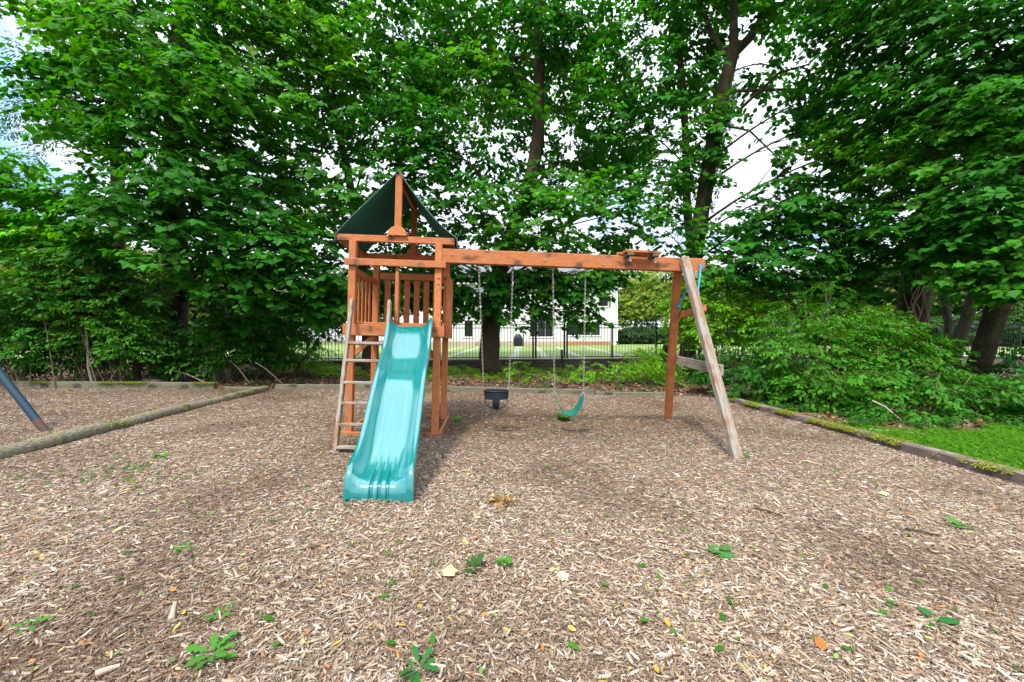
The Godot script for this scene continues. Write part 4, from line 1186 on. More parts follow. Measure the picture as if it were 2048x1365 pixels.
func build_fence():
	var spans := [["metal_fence", "black metal picket fence left of the gate", -10.2, 0.93], ["metal_gate", "black metal picket gate in the fence behind the belt swing", 0.97, 2.28], ["metal_fence", "black metal picket fence right of the gate", 2.32, 24.0]]
	var pk := MB.new()
	pk.box(Vector3(0.018, 1.46, 0.018), 0.002)
	var picket := pk.mesh()
	for e in spans:
		var x0: float = e[2]; var x1: float = e[3]
		var t := thing(e[0], e[1], "fence" if e[0] == "metal_fence" else "gate", Vector3(x0, wall_top(x0), -fence_d(x0)))
		var n := int((x1 - x0) / 0.132)
		for i in n:
			var x := x0 + (i + 0.5) * (x1 - x0) / n
			put(t, "picket", picket, M.fence, Transform3D(Basis(), (fence_p(x, 0.77) - t.position)))
		for h in [0.1, 1.34, 1.5]:
			board(t, "rail", (fence_p(x0, h) - t.position), (fence_p(x1, h) - t.position), 0.035, 0.03, M.fence, Y, 0.003)
		var np: int = max(1, int(round((x1 - x0) / 1.95)))
		for i in np + 1:
			var x: float = lerp(x0 + 0.03, x1 - 0.03, float(i) / np)
			board(t, "post", (fence_p(x, -0.05) - t.position), (fence_p(x, 1.56) - t.position), 0.06, 0.06, M.fence, X, 0.004)
		if e[0] == "metal_gate":
			board(t, "latch", (fence_p(x0 + 0.05, 0.72) - t.position) + Vector3(0, 0, 0.04), (fence_p(x0 + 0.05, 0.86) - t.position) + Vector3(0, 0, 0.04), 0.07, 0.05, M.fence)
	# retaining wall of blocks
	var w := thing("retaining_wall", "low brown block retaining wall under the fence", "wall", Vector3(0, 0, -16.7))
	var r := rng(5)
	for row in 3:
		var x := -10.4 + 0.2 * row
		while x < 24.0:
			var L := 0.42
			var xm := x + L * 0.5
			var top := wall_top(xm) - 0.075 - row * 0.15
			var mb := MB.new()
			mb.box(Vector3(L - 0.012, 0.142, 0.28), 0.012)
			if x < 12.0:
				put(w, "block", mb.mesh(), M.block, Transform3D(Basis(Y, 0.08), Vector3(xm, top, -fence_d(xm) + r.randf_range(-0.006, 0.01)) - w.position))
			elif row == 0:
				var mb2 := MB.new()
				mb2.box(Vector3(24.0 - x, 0.44, 0.28), 0.012)
				var xc := (x + 24.0) * 0.5
				put(w, "far_stretch", mb2.mesh(), M.block, Transform3D(Basis(Y, 0.08), Vector3(xc, wall_top(xc) - 0.23, -fence_d(xc)) - w.position))
				break
			else: break
			x += L
	board(w, "coping", Vector3(-10.4, wall_top(-10.4) + 0.025, -fence_d(-10.4)) - w.position, Vector3(24, wall_top(24) + 0.025, -fence_d(24)) - w.position, 0.36, 0.05, M.cap, Z, 0.01)

func build_house():
	var d := 38.0
	var O := Vector3(0, 0, -d)
	var x0: float = hx(792.0); var x1: float = hx(1234.0)
	var y0: float = hy(692.0) - 0.15; var yf: float = hy(683.0); var y1: float = hy(564.0)
	var t := thing("white_house", "white two-storey house with grey roof beyond the lawn", "house", Vector3((x0 + x1) * 0.5, y0, -d))
	# lap siding, each course tilted over the one below
	var sd := MB.new()
	var h := 0.14
	var y := yf
	while y < y1:
		var a := Vector3(x0, y, -d + 0.022) - t.position; var b := Vector3(x1, y, -d + 0.022) - t.position
		var up := Vector3(0, min(h, y1 - y), -0.02)
		sd.quad(a, b, b + up, a + up)
		sd.quad(a + Vector3(0, 0, -0.02), b + Vector3(0, 0, -0.02), b, a)
		for s in [[x1, 1.0], [x0, -1.0]]:
			var q := Vector3(s[0] + 0.022 * s[1], y, -d) - t.position; var e := Vector3(s[0] + 0.022 * s[1], y, -d - 11.0) - t.position
			var u2 := Vector3(-0.02 * s[1], min(h, y1 - y), 0)
			if s[1] > 0: sd.quad(q, e, e + u2, q + u2)
			else: sd.quad(e, q, q + u2, e + u2)
		y += h
	put(t, "siding", sd.mesh(), M.siding)
	block_between(t, t.position, "core_wall", Vector3(x0 + 0.01, y0, -d - 0.02), Vector3(x1 - 0.01, y1, -d - 11.0), M.trim)
	for x in [x0, x1]: block_between(t, t.position, "corner_board", Vector3(x - 0.11, yf, -d - 0.05), Vector3(x + 0.06, y1, -d + 0.055), M.trim)
	block_between(t, t.position, "foundation", Vector3(x0 - 0.02, y0 - 0.3, -d - 0.1), Vector3(hx(1133.0), yf, -d + 0.03), M.stone)
	block_between(t, t.position, "brick_foundation", Vector3(hx(1133.5), y0 - 0.3, -d - 0.1), Vector3(hx(1222.0), yf, -d + 0.05), M.brick)
	# roof
	var rf := MB.new()
	var e := 0.45
	var ry := y1 + 4.2
	var A := Vector3(x0 - e, y1 - 0.1, -d + e) - t.position; var Bq := Vector3(x1 + e, y1 - 0.1, -d + e) - t.position
	var R0 := Vector3(x0 + 4.0, ry, -d - 5.5) - t.position; var R1 := Vector3(x1 - 4.0, ry, -d - 5.5) - t.position
	var C := Vector3(x1 + e, y1 - 0.1, -d - 11.0 - e) - t.position; var Dq := Vector3(x0 - e, y1 - 0.1, -d - 11.0 - e) - t.position
	rf.quad(A, Bq, R1, R0); rf.quad(C, Dq, R0, R1); rf.quad(Bq, C, R1, R1); rf.quad(Dq, A, R0, R0); rf.quad(Dq, C, Bq, A)
	put(t, "roof", rf.mesh(), M.shingle)
	block_between(t, t.position, "fascia", Vector3(x0 - e, y1 - 0.26, -d + e - 0.02), Vector3(x1 + e, y1 - 0.06, -d + e + 0.03), M.trim)
	block_between(t, t.position, "downspout", Vector3(hx(1221.0), y0, -d + 0.06), Vector3(hx(1223.0), y1 - 0.2, -d + 0.14), M.trim)
	# windows and doors: [px0, py0, px1, py1, panes, kind]
	var list := [[929, 641, 946, 674, 1, "door"], [1060, 628, 1106, 674, 3, "door"], [1134, 645, 1158, 671, 1, "window"], [1160, 645, 1181, 671, 1, "window"], [1183, 645, 1200, 671, 1, "window"], [1079, 583, 1096, 602, 2, "window"], [904, 628, 916, 645, 1, "window"], [1000, 638, 1014, 653, 1, "window"], [1198, 594, 1216, 613, 1, "window"], [930, 583, 948, 602, 2, "window"], [1000, 583, 1018, 602, 2, "window"], [1140, 583, 1160, 602, 2, "window"], [850, 641, 875, 671, 2, "window"], [850, 583, 872, 602, 2, "window"]]
	for q in list:
		var a := Vector3(hx(float(q[0])), hy(float(q[3])), -d); var b := Vector3(hx(float(q[2])), hy(float(q[1])), -d)
		var w := group_node(t, q[5])
		w.position = (a + b) * 0.5 - t.position
		var k := 0.1
		for s in [[a.x - k, a.y - k, a.x, b.y + k], [b.x, a.y - k, b.x + k, b.y + k], [a.x, b.y, b.x, b.y + k], [a.x, a.y - k, b.x, a.y]]:
			var mb := MB.new()
			mb.box(Vector3(s[2] - s[0], s[3] - s[1], 0.09), 0.008)
			put(w, "trim", mb.mesh(), M.trim, Transform3D(Basis(), Vector3((s[0] + s[2]) * 0.5, (s[1] + s[3]) * 0.5, -d + 0.035) - t.position - w.position))
		for p in q[4]:
			var xa: float = lerp(a.x, b.x, float(p) / q[4]) + 0.03; var xb: float = lerp(a.x, b.x, float(p + 1) / q[4]) - 0.03
			var mb := MB.new()
			mb.box(Vector3(xb - xa, b.y - a.y - 0.06, 0.02), 0.004)
			put(w, "pane", mb.mesh(), M.glass, Transform3D(Basis(), Vector3((xa + xb) * 0.5, (a.y + b.y) * 0.5, -d + 0.035) - t.position - w.position))
			var fm := MB.new()
			fm.box(Vector3(0.06, b.y - a.y, 0.05), 0.005)
			put(w, "mullion", fm.mesh(), M.frame, Transform3D(Basis(), Vector3(xa - 0.03 + 0.035, (a.y + b.y) * 0.5, -d + 0.04) - t.position - w.position))
	# shutter, railing
	block_between(t, t.position, "shutter", Vector3(hx(1217.0), hy(614.0), -d), Vector3(hx(1224.0), hy(593.0), -d + 0.07), M.frame)
	var rl := group_node(t, "balcony_railing")
	for i in 10:
		var x: float = lerp(hx(1196.0), hx(1216.0), i / 9.0)
		block_between(rl, t.position, "baluster", Vector3(x - 0.012, hy(613.0), -d + 0.2), Vector3(x + 0.012, hy(596.0), -d + 0.224), M.frame)
	block_between(rl, t.position, "rail", Vector3(hx(1195.0), hy(596.5), -d + 0.19), Vector3(hx(1217.0), hy(595.0), -d + 0.23), M.frame)
	# steps
	for q in [[920.0, 953.0], [1048.0, 1131.0]]:
		for k in 3:
			block_between(t, t.position, "step", Vector3(hx(q[0]), y0 - 0.3, -d + 0.06 + 0.3 * (2 - k)), Vector3(hx(q[1]), y0 + 0.02 + 0.16 * (k + 1), -d + 0.06 + 0.3 * (3 - k) - 0.003), M.stone)
	# grill under its cover
	var g := thing("covered_grill", "barbecue grill under a black cover beside the house steps", "grill", Vector3(hx(1036.0) * 0.93, ground(0, 35.4), -35.4))
	var gm := MB.new()
	var ring_ := [[0.0, 0.40, 0.28], [0.55, 0.42, 0.3], [0.75, 0.40, 0.28], [0.95, 0.28, 0.22], [1.08, 0.18, 0.12], [1.1, 0.0, 0.0]]
	var rows := []
	for e2 in ring_:
		var line := []
		for i in 25:
			var a := TAU * i / 24.0
			var cx: float = signf(cos(a)) * pow(abs(cos(a)), 0.45); var cz: float = signf(sin(a)) * pow(abs(sin(a)), 0.45)
			line.append(Vector3(cx * e2[1] * (1.0 + 0.03 * sin(i * 2.3)), e2[0], -cz * e2[2]))
		rows.push_front(line)
	put(g, "cover", shell(rows, 0.004, true), M.cover)
	var gp := MB.new()
	gp.box(Vector3(0.05, 1.25, 0.05), 0.01, Transform3D(Basis(), Vector3(0.5, 0.62, 0)))
	put(g, "stand_pole", gp.mesh(), M.cover)
	# paver strips across the lawn
	var xs := [-4.6, -3.2, 0.1, 1.6, 3.3, 5.6]
	for x in xs:
		var mb := MB.new()
		for j in 13:
			var dd: float = lerp(18.0, 34.0, j / 12.0)
			for s in [-0.2, 0.2]:
				mb.vert(on_ground(x + s + (dd - 18.0) * 0.03, dd, 0.012), Y, Vector2(s, dd))
		for j in 12: mb.tri(j * 2, j * 2 + 1, j * 2 + 3); mb.tri(j * 2, j * 2 + 3, j * 2 + 2)
		struct_("path", mb.mesh(), M.paver)

# ---------------------------------------------------------------- ground and what lies on it
func chip_mesh(s: int, taper: float) -> ArrayMesh:
	# a splinter one unit long along z, one wide, one thick, with a bent back
	var mb := MB.new()
	var r := rng(s)
	var a := []
	for q in [[-0.5, taper], [-0.1, 1.0], [0.5, taper * 0.8]]:
		var w: float = q[1] * 0.5
		var x := r.randf_range(-0.12, 0.12)
		a.append([Vector3(x - w, 0, q[0]), Vector3(x + w, 0, q[0]), Vector3(x + w * 0.7, 1, q[0]), Vector3(x - w * 0.7, 1, q[0])])
	for i in 2:
		for k in 4:
			var m := (k + 1) % 4
			mb.quad(a[i][k], a[i][m], a[i + 1][m], a[i + 1][k])
	mb.quad(a[0][3], a[0][2], a[0][1], a[0][0]); mb.quad(a[2][0], a[2][1], a[2][2], a[2][3])
	return mb.mesh()

func chip_color(r: RandomNumberGenerator, damp_and_shade: float) -> Color:
	var k := r.randf()
	var c := Color(0.3, 0.225, 0.158)
	if k < 0.2: c = Color(0.38, 0.335, 0.275)
	elif k < 0.26: c = Color(0.5, 0.455, 0.39)
	elif k < 0.54: c = Color(0.175, 0.12, 0.082)
	elif k < 0.7: c = Color(0.08, 0.053, 0.035)
	elif k < 0.735: c = Color(0.32, 0.305, 0.295)
	elif k < 0.75: c = Color(0.38, 0.17, 0.06)
	c = c.lerp(Color(0.27, 0.205, 0.145), 0.22) * r.randf_range(0.9, 1.4)
	return c.lerp(Color(c.r * 0.42, c.g * 0.37, c.b * 0.33), damp_and_shade)  # darkens for damp and for the painted tree shade

func build_ground():
	var xs := [-260.0, -120.0, -60.0, -35.0, -22.0]
	xs.append_array(span(-16.0, 12.0, 112))
	xs.append_array([15.0, 20.0, 30.0, 60.0, 120.0, 260.0])
	var us := [-60.0, -30.0]
	us.append_array(span(-18.0, -0.3, 60))
	us.append_array([-0.02, 0.1, 2.0, 8.0, 14.0, 21.0, 30.0, 60.0, 120.0, 380.0])
	struct_("ground", sheet(xs, us, -0.012, true), M.soil)
	struct_("mulch_bed", sheet(span(-16, 4.8, 104), span(-4, 9.55, 68), 0.004), M.mulch)
	struct_("far_lawn", sheet(span(-60, 60, 40), [0.16, 2.0, 5.0, 8.0, 11.0, 14.0, 17.5, 21.0, 30.0, 60.0], 0.004, true), M.lawn)
	struct_("side_lawn", sheet(span(4.95, 24, 60), span(-4, 6, 50), 0.004, false, true), M.turf)
	# wood chips
	var r := rng(42)
	var patch := noise(43, 0.35, 3)
	var sets := [[], [], [], []]
	var zones := [[0.9, 2.2, 21000, 0.58], [2.2, 3.4, 14000, 0.6], [3.4, 6.0, 6200, 0.7], [6.0, 9.5, 2200, 0.95]]
	for q in zones:
		var x0: float = max(-15.0, -1.42 * q[1] - 0.8); var x1: float = min(4.78, 1.42 * q[1] + 0.8)
		var count := int((x1 - x0) * (q[1] - q[0]) * q[2])
		for i in count:
			var d: float = r.randf_range(q[0], q[1])
			var x := r.randf_range(x0, x1)
			if absf(x) > 1.42 * d + 0.8: continue
			if absf(x + 5.3 + (d - 5.15) * 0.13) < 0.1: continue
			var w := patch.get_noise_2d(x, d)
			# damp patches and scraped mulch, with tree shade painted into the chip colour
			var damp_and_shade: float = clamp(0.04 + w * 1.4, 0.0, 1.0) * 0.85
			var wear_and_shade := exp(-(pow((x - 0.6) / 2.6, 2.0) + pow((d - 5.9) / 1.4, 2.0)))
			damp_and_shade = clamp(damp_and_shade + 0.75 * wear_and_shade + 0.3 * smoothstep(4.0, 7.0, d) + 0.1 * smoothstep(7.0, 9.5, d), 0.0, 1.0) if r.randf() < 0.85 else 0.1
			var big := r.randf()
			var L: float = q[3] * (r.randf_range(0.008, 0.026) if big < 0.74 else r.randf_range(0.025, 0.07))
			if big > 0.985: L *= 2.0
			var wd := L * r.randf_range(0.08, 0.34)
			wd = clamp(wd, 0.0022, 0.013)
			var th := wd * r.randf_range(0.2, 0.6)
			var b := Basis(Vector3.UP, r.randf() * TAU) * Basis(Vector3.RIGHT, r.randfn(0, 0.16)) * Basis(Vector3.BACK, r.randfn(0, 0.35))
			var p := on_ground(x, d, 0.004 + r.randf() * 0.016)
			sets[i & 3].append([Transform3D(b * Basis.from_scale(Vector3(wd, th, L)), p), chip_color(r, damp_and_shade)])
	# chips heaped against the feet of the playset
	for e in [[-1.02, 2.95, 0.34, 0.1, 420], [-2.11, 5.1, 0.16, 0.16, 160], [-1.02, 5.17, 0.16, 0.16, 160], [2.515, 4.36, 0.12, 0.12, 160], [2.6, 6.6, 0.12, 0.12, 130], [-1.93, 4.27, 0.1, 0.1, 90], [-1.46, 4.24, 0.1, 0.1, 90], [-0.73, 3.1, 0.06, 0.25, 160], [-1.31, 3.1, 0.06, 0.25, 160]]:
		for i in int(e[4]):
			var x: float = e[0] + r.randfn() * e[2] * 0.6
			var d: float = e[1] + r.randfn() * e[3] * 0.6
			var L := r.randf_range(0.01, 0.05)
			var b := Basis(Vector3.UP, r.randf() * TAU) * Basis(Vector3.RIGHT, r.randfn(0, 0.3)) * Basis(Vector3.BACK, r.randfn(0, 0.4))
			var near := exp(-pow((x - e[0]) / e[2], 2.0) - pow((d - e[1]) / e[3], 2.0))
			sets[i & 3].append([Transform3D(b * Basis.from_scale(Vector3(clamp(L * 0.22, 0.0025, 0.011), 0.003, L)), on_ground(x, d, 0.01 + 0.03 * near * r.randf())), chip_color(r, 0.3)])
	var ch := Node3D.new()
	ch.name = "wood_chips"
	add_child(ch)
	ch.set_meta("kind", "stuff")
	tag(ch, "tan, grey and brown wood chips covering the playground floor", "wood chips", "", "stuff")
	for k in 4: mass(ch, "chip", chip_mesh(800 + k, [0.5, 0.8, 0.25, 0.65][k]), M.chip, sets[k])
	# grass of the side lawn
	var gm := make_spray(410, SLIM, 9, 0.02, 0.035, 0.06, Color(0.08, 0.27, 0.018), 1.5)
	var gl := []
	for i in 15000:
		var x := r.randf_range(4.97, 10.5)
		var d := r.randf_range(2.2, 6.6)
		if x > 1.5 * d + 0.8: continue
		if d > lawn_limit(x) + r.randfn(0, 0.08): continue
		var b := Basis(Vector3.UP, r.randf() * TAU) * Basis(Vector3.RIGHT, -1.2)
		var l := r.randf_range(0.7, 1.35)
		gl.append([Transform3D(b.scaled(Vector3.ONE * r.randf_range(0.7, 1.2)), on_ground(x, d, 0.0)), Color(l * r.randf_range(0.9, 1.3), l, l)])
	var go := mass(self, "grass", gm, M.leaf, gl)
	tag(go, "short bright green grass at the right edge", "grass", "", "stuff")
	var bl := []
	for i in 9000:
		var x := r.randf_range(-9.0, 6.5)
		var d := r.randf_range(12.4, 16.5)
		if patch.get_noise_2d(x * 1.6 + 50.0, d * 2.4) < 0.12 - 0.16 * smoothstep(13.0, 16.0, d): continue
		var b := Basis(Vector3.UP, r.randf() * TAU) * Basis(Vector3.RIGHT, -1.2)
		var l := r.randf_range(0.7, 1.35)
		bl.append([Transform3D(b.scaled(Vector3.ONE * r.randf_range(1.0, 2.2)), on_ground(x, d, 0.0)), Color(l * 2.2, l * 1.15, l)])
	var bo := mass(self, "bank_grass", gm, M.leaf, bl)
	tag(bo, "thin yellow-green grass on the bank below the block wall", "grass", "", "stuff")
	# dead leaves and low ivy behind the edging
	var dl := MB.new()
	dl.col = Color(1, 1, 1)
	add_leaf(dl, MAPLE, Transform3D(Basis().scaled(Vector3.ONE), Vector3.ZERO), 0.25)
	var dead := dl.mesh(true)
	var ll := []
	for i in 24000:
		var d := r.randf_range(9.72, 16.4)
		var x := r.randf_range(-15.0, 14.0)
		if i % 3 == 0:
			x = r.randf_range(5.0, 12.0); d = r.randf_range(5.6, 10.0)
		if absf(x) > 1.36 * d + 0.5: continue
		if x > 4.9 and d < lawn_limit(x) + 0.1: continue
		var s := r.randf_range(0.04, 0.09)
		var b := Basis(Vector3.UP, r.randf() * TAU) * Basis(Vector3.RIGHT, r.randfn(0, 0.45)) * Basis(Vector3.BACK, r.randfn(0, 0.5))
		var k := r.randf()
		var c := Color(0.15, 0.07, 0.04) if k < 0.65 else (Color(0.24, 0.12, 0.065) if k < 0.9 else Color(0.28, 0.22, 0.18))
		ll.append([Transform3D(b.scaled(Vector3.ONE * s), on_ground(x, d, 0.015 + r.randf() * 0.03)), c * r.randf_range(0.6, 1.2)])
	var lo := mass(self, "leaf_litter", dead, M.leaf_dry, ll)
	tag(lo, "brown dead leaves strewn behind the timber edging", "leaf litter", "", "stuff")
	var iv := []
	for i in 2600:
		var x := r.randf_range(5.1, 11.5)
		var d := r.randf_range(6.2, 9.6)
		if i % 4 == 0: x = r.randf_range(-13.0, 5.0); d = r.randf_range(9.9, 12.5)
		elif i % 9 == 1: x = r.randf_range(-9.0, 5.0); d = r.randf_range(12.5, 16.2)
		if patch.get_noise_2d(x * 3.0, d * 3.0) < (0.0 if i % 4 else 0.25): continue
		var l := r.randf_range(0.7, 1.4)
		iv.append([Transform3D((Basis(Vector3.UP, r.randf() * TAU) * Basis(Vector3.RIGHT, r.randf_range(-0.5, 0.1))).scaled(Vector3.ONE * r.randf_range(0.35, 0.7)), on_ground(x, d, 0.05)), Color(l, l * 1.05, l)])
	var io := mass(self, "ground_ivy", LEAF.shrub1, M.leaf, iv)
	tag(io, "low ivy and seedlings creeping over the leaf litter", "ground cover", "", "stuff")
	# small fallen leaves on the mulch
	var fl := []
	var one := MB.new()
	add_leaf(one, OVAL, Transform3D(), 0.3)
	var om := one.mesh(true)
	for i in 3200:
		var d := 1.2 + 8.2 * pow(r.randf(), 1.1)
		var x := r.randf_range(-1.35, 1.35) * d
		if x > 4.75 or x < -14.0: continue
		var k := r.randf()
		var c := Color(0.46, 0.3, 0.05) if k < 0.25 else (Color(0.33, 0.14, 0.04) if k < 0.48 else (Color(0.38, 0.37, 0.12) if k < 0.76 else Color(0.12, 0.26, 0.05)))
		var b := Basis(Vector3.UP, r.randf() * TAU) * Basis(Vector3.RIGHT, r.randfn(0, 0.3)) * Basis(Vector3.BACK, r.randfn(0, 0.4))
		fl.append([Transform3D(b.scaled(Vector3(r.randf_range(0.6, 1.3), 1, 1) * r.randf_range(0.014, 0.042)), on_ground(x, d, 0.018)), c * r.randf_range(0.7, 1.2)])
	var fo := mass(self, "fallen_leaves", om, M.leaf_dry, fl)
	tag(fo, "tiny yellow, orange and green leaf scraps scattered on the chips", "leaf scraps", "", "stuff")
	# tiny seedlings
	var sp := make_spray(420, OVAL, 7, 0.03, 0.02, 0.04, Color(0.09, 0.3, 0.03), 0.6)
	var sl := []
	for i in 420:
		var d := 1.5 + 8.0 * r.randf()
		var x := r.randf_range(-1.3, 1.3) * d
		if x > 4.7 or x < -14.0: continue
		sl.append([Transform3D(Basis(Vector3.UP, r.randf() * TAU).scaled(Vector3.ONE * r.randf_range(0.7, 1.6)), on_ground(x, d, 0.02)), Color(1, 1, 1) * r.randf_range(0.7, 1.3)])
	for e in [[130, 960, 0.5], [180, 955, 0.3], [270, 945, 0.35], [290, 975, 0.25], [880, 850, 0.15], [1180, 835, 0.3]]:
		var a := at(e[0], e[1], 1.22 * F / (e[1] - 682.5))
		for i in 26:
			sl.append([Transform3D(Basis(Vector3.UP, r.randf() * TAU).scaled(Vector3.ONE * r.randf_range(0.7, 1.6)), on_ground(a.x + r.randfn() * e[2] * 0.6, -a.z + r.randfn() * 0.12, 0.02)), Color(1, 1, 1) * r.randf_range(0.7, 1.3)])
	var so := mass(self, "seedlings", sp, M.leaf, sl)
	tag(so, "tiny green seedlings dotted over the wood chips", "seedlings", "", "stuff")

func ground_at(px: float, py: float) -> Vector3:
	var d := 1.24 * F / (py - 682.5)
	for i in 4:
		var x := (px - 1024.0) / F * d
		d = (EYE.y - ground(x, d)) * F / (py - 682.5)
	return on_ground((px - 1024.0) / F * d, d)

func weed(label: String, p: Vector3, n: int, size: float, shape: Array, col: Color, seed_: int, rise := 0.35, category := "weed"):
	var t := thing("weed", label, category, p, "weeds growing in the mulch")
	var r := rng(seed_)
	var mb := MB.new()
	mb.col = col
	add_leaf(mb, shape, Transform3D(), 0.18)
	var m := mb.mesh(true)
	for i in n:
		var a := TAU * i / n + r.randfn(0, 0.25)
		var s := size * r.randf_range(0.65, 1.15)
		var b := Basis(Y, a) * Basis(X, -rise * r.randf_range(0.5, 1.3)) * Basis(Z, r.randfn(0, 0.2))
		put(t, "leaf", m, M.leaf, Transform3D(b.scaled(Vector3.ONE * s), Vector3(sin(a), 0, cos(a)) * 0.01 + Vector3(0, 0.015 + 0.01 * (i % 3), 0)))

func build_small_things():
	var toothed := [Vector2(0, 0.5), Vector2(0.0, 0.0), Vector2(0.06, 0.2), Vector2(0.15, 0.28), Vector2(0.08, 0.38), Vector2(0.18, 0.52), Vector2(0.1, 0.6), Vector2(0.2, 0.75), Vector2(0.1, 0.9), Vector2(0, 1.0), Vector2(-0.1, 0.9), Vector2(-0.2, 0.75), Vector2(-0.1, 0.6), Vector2(-0.18, 0.52), Vector2(-0.08, 0.38), Vector2(-0.15, 0.28), Vector2(-0.06, 0.2)]
	var g := Color(0.09, 0.3, 0.04)
	weed("dandelion rosette with toothed leaves in the near left foreground", ground_at(425, 1320), 11, 0.088, toothed, g, 1)
	weed("dark toothed weed cut by the lower edge left of centre", ground_at(838, 1350), 9, 0.08, toothed, Color(0.05, 0.2, 0.05), 2)
	weed("bright green clover-like weed in the middle foreground", ground_at(1008, 1135), 14, 0.05, OVAL, Color(0.09, 0.36, 0.03), 3, 0.7)
	weed("small dark weed beside the bright clover-like weed", ground_at(948, 1145), 7, 0.07, OVAL, Color(0.06, 0.16, 0.04), 4, 0.8)
	weed("leafy dark green clump right under the strap swing", ground_at(1128, 842), 22, 0.15, OVAL, Color(0.06, 0.16, 0.03), 5, 0.6)
	weed("flat green weed left of the slide's foot", ground_at(365, 1110), 9, 0.07, SLIM, g, 6, 0.5)
	weed("green weed by the left front corner of the slide", ground_at(700, 1003), 7, 0.07, OVAL, Color(0.12, 0.3, 0.03), 7, 0.6)
	weed("green leaf tuft at the middle of the slide's foot", ground_at(762, 1008), 5, 0.06, OVAL, Color(0.09, 0.27, 0.03), 8, 0.4)
	weed("green tuft at the foot of the weathered swing leg", ground_at(1492, 917), 6, 0.06, OVAL, Color(0.05, 0.3, 0.04), 9, 0.6)
	weed("green weed at the right side of the near foreground", ground_at(1918, 1060), 9, 0.07, OVAL, g, 10, 0.5)
	weed("spiky green weed in the lower left of the mulch", ground_at(60, 1262), 6, 0.07, SLIM, g, 11, 0.3)
	weed("mossy green weed strip in the mulch below the round log", ground_at(320, 918), 12, 0.07, OVAL, Color(0.1, 0.33, 0.02), 12, 0.4)
	weed("green weeds right of the tower's ground plate", ground_at(912, 845), 9, 0.1, OVAL, g, 13, 0.7)
	weed("small plant in the lower right with one dark leaf", ground_at(1870, 1252), 4, 0.09, OVAL, Color(0.04, 0.2, 0.05), 14, 0.2)
	weed("young green plant right of the pale fallen leaf", ground_at(1440, 1112), 6, 0.07, MAPLE, Color(0.1, 0.28, 0.08), 15, 0.3)
	weed("two-leaved seedling low in the left centre", ground_at(440, 1240), 5, 0.05, OVAL, g, 16, 0.5)
	# single leaves that stand out
	var leaves := [["large pale yellow maple leaf in the middle foreground", 897, 1165, 0.13, Color(0.6, 0.58, 0.2), MAPLE], ["pale cream fallen leaf right of the clover-like weed", 1118, 1168, 0.11, Color(0.62, 0.52, 0.25), MAPLE], ["curled orange-yellow leaf in the lower left centre", 682, 1296, 0.07, Color(0.6, 0.3, 0.02), SLIM], ["long yellow leaf left of the dandelion", 362, 1258, 0.08, Color(0.58, 0.38, 0.06), SLIM], ["rust-red curled leaf in the left foreground", 350, 1195, 0.07, Color(0.4, 0.14, 0.03), OVAL], ["orange leaf in the lower right centre", 1330, 1250, 0.07, Color(0.55, 0.24, 0.02), OVAL], ["pale green leaf lying left in the mid mulch", 245, 1063, 0.1, Color(0.4, 0.42, 0.16), OVAL], ["pale green maple leaf at the right of the mulch", 1778, 995, 0.12, Color(0.34, 0.45, 0.2), MAPLE], ["dark rust leaf low in the right foreground", 1630, 1297, 0.09, Color(0.36, 0.1, 0.02), MAPLE], ["yellow leaf near the middle of the lower edge", 1135, 1268, 0.07, Color(0.6, 0.45, 0.06), OVAL]]
	var r := rng(3)
	for e in leaves:
		var p := ground_at(e[1], e[2])
		var mb := MB.new()
		mb.col = e[4]
		add_leaf(mb, e[5], Transform3D(Basis(Y, r.randf() * TAU).scaled(Vector3.ONE * e[3] * 0.58), Vector3.ZERO), 0.14)
		var o := put(self, "fallen_leaf", mb.mesh(true), M.leaf_dry, Transform3D(Basis(X, r.randf_range(0.15, 0.45)), p + Vector3(0, 0.032, 0)))
		tag(o, e[0], "leaf", "fallen leaves on the mulch")
	# heap of dry leaves
	var hp := ground_at(1000, 1012)
	var h := thing("leaf_heap", "small heap of crumpled tan leaves right of the slide", "leaf heap", hp)
	var hm := MB.new()
	for i in 46:
		hm.col = Color(0.36, 0.22, 0.09) * r.randf_range(0.5, 1.2)
		add_leaf(hm, MAPLE, Transform3D(Basis.from_euler(Vector3(r.randfn(0, 0.8), r.randf() * TAU, r.randfn(0, 0.8))).scaled(Vector3.ONE * r.randf_range(0.03, 0.06)), Vector3(r.randfn() * 0.05, 0.01 + r.randf() * 0.045, r.randfn() * 0.035)), 0.3)
	put(h, "leaves", hm.mesh(true), M.leaf_dry)
	# twigs on the mulch
	var tw := [["curved pale twig right of the clover-like weed", [1197, 1115], [1240, 1131], [1282, 1115], 0.006, M.vine], ["dark flat stick on the right of the mulch", [1510, 1022], [1540, 1030], [1565, 1038], 0.012, M.bark_dark], ["dark stick at the right foreground below the swing leg", [1812, 1065], [1845, 1070], [1878, 1078], 0.012, M.bark_dark], ["weathered thick splinter in the lower left corner", [190, 1360], [215, 1350], [240, 1342], 0.014, M.vine], ["grey slab of wood in the left foreground", [342, 1250], [345, 1232], [350, 1214], 0.013, M.vine]]
	for e in tw:
		var pts := []
		for q in [e[1], e[2], e[3]]: pts.append(ground_at(q[0], q[1]) + Vector3(0, 0.018, 0))
		stick("fallen_twig", e[0], "twig", pts, e[4], e[5])

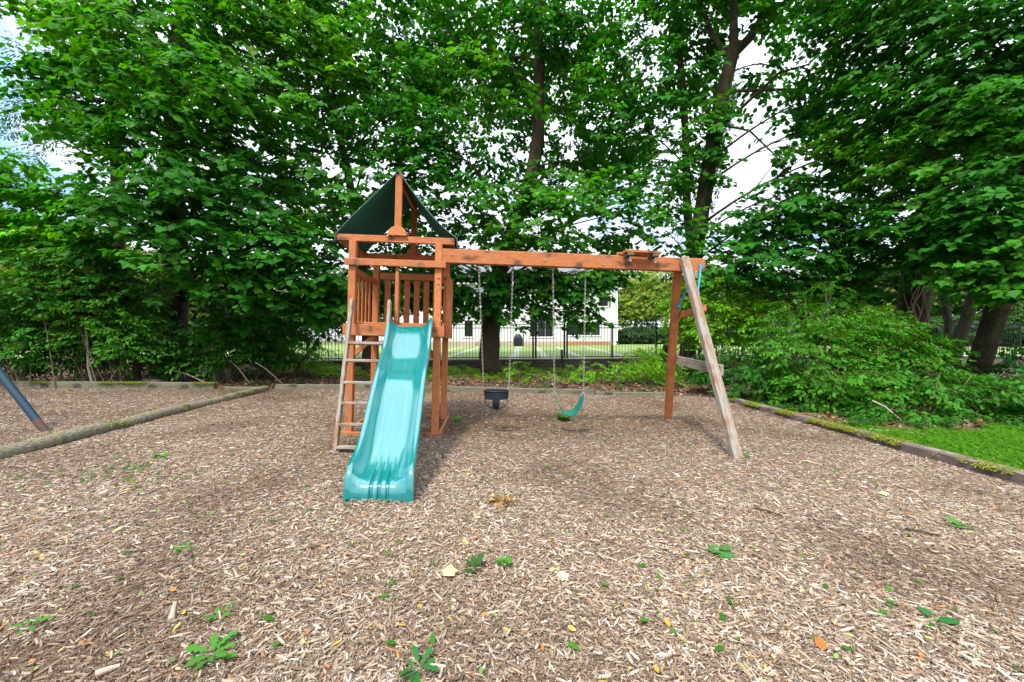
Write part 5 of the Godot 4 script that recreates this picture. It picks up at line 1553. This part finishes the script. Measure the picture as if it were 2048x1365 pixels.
# ---------------------------------------------------------------- light and camera
func sky_image() -> Image:
	var W := 1024; var H := 512
	var img := Image.create(W, H, false, Image.FORMAT_RGBF)
	var a := noise(900, 1.1, 5); var b := noise(901, 2.6, 4)
	for y in H:
		var el := PI * (0.5 - (y + 0.5) / H)
		for x in W:
			var az := TAU * (x + 0.5) / W
			var dir := Vector3(cos(el) * sin(az), sin(el), cos(el) * cos(az))
			var up: float = max(dir.y, 0.0)
			var q := dir / (up + 0.35)
			var n := a.get_noise_3d(q.x, q.y * 0.5, q.z) + 0.35 * b.get_noise_3d(q.x, q.y, q.z)
			n -= 0.55 * smoothstep(0.4, 0.8, -dir.x)   # the cloud thins out to the left
			var cloud := smoothstep(-0.75, -0.25, n)
			var blue := Color(0.24, 0.47, 0.95)
			var c := blue.lerp(Color(0.9, 0.97, 1.1) * (1.0 + 0.18 * n), cloud)
			c = c.lerp(Color(1.0, 1.0, 1.02), pow(1.0 - up, 6.0) * 0.7)
			var l := (1.0 + 1.2 * up) * 0.62
			if dir.y < 0.0: c = Color(0.3, 0.28, 0.22); l = 0.7
			img.set_pixel(x, y, Color(c.r * l, c.g * l, c.b * l))
	return img

func _ready():
	# camera
	var cam := Camera3D.new()
	cam.name = "camera"
	cam.position = EYE
	cam.fov = rad_to_deg(2.0 * atan(682.5 / F))
	cam.near = 0.05
	cam.far = 1500.0
	add_child(cam)
	cam.current = true
	# sky
	var env := Environment.new()
	env.background_mode = Environment.BG_SKY
	var pm := PanoramaSkyMaterial.new()
	pm.panorama = ImageTexture.create_from_image(sky_image())
	var sky := Sky.new()
	sky.sky_material = pm
	env.sky = sky
	env.background_energy_multiplier = 1.0
	env.tonemap_mode = Environment.TONE_MAPPER_LINEAR
	env.tonemap_exposure = 2.1
	env.sdfgi_enabled = true
	env.ssao_enabled = true
	env.ssil_enabled = true
	var we := WorldEnvironment.new()
	we.name = "environment"
	we.environment = env
	add_child(we)
	# a sun behind thin cloud, high on the camera's left
	var sun := DirectionalLight3D.new()
	sun.name = "sun"
	sun.light_energy = 0.9
	sun.light_angular_distance = 7.0
	sun.light_color = Color(1.0, 0.96, 0.9)
	sun.shadow_enabled = true
	sun.rotation_degrees = Vector3(-58, -25, 0)
	add_child(sun)
	# setting, then things
	lump.seed = 5
	lump.frequency = 0.02
	make_materials()
	make_leaves()
	build_ground()
	build_fence()
	build_house()
	build_trees()
	build_playset()
	build_swings()
	build_edging()
	build_small_things()
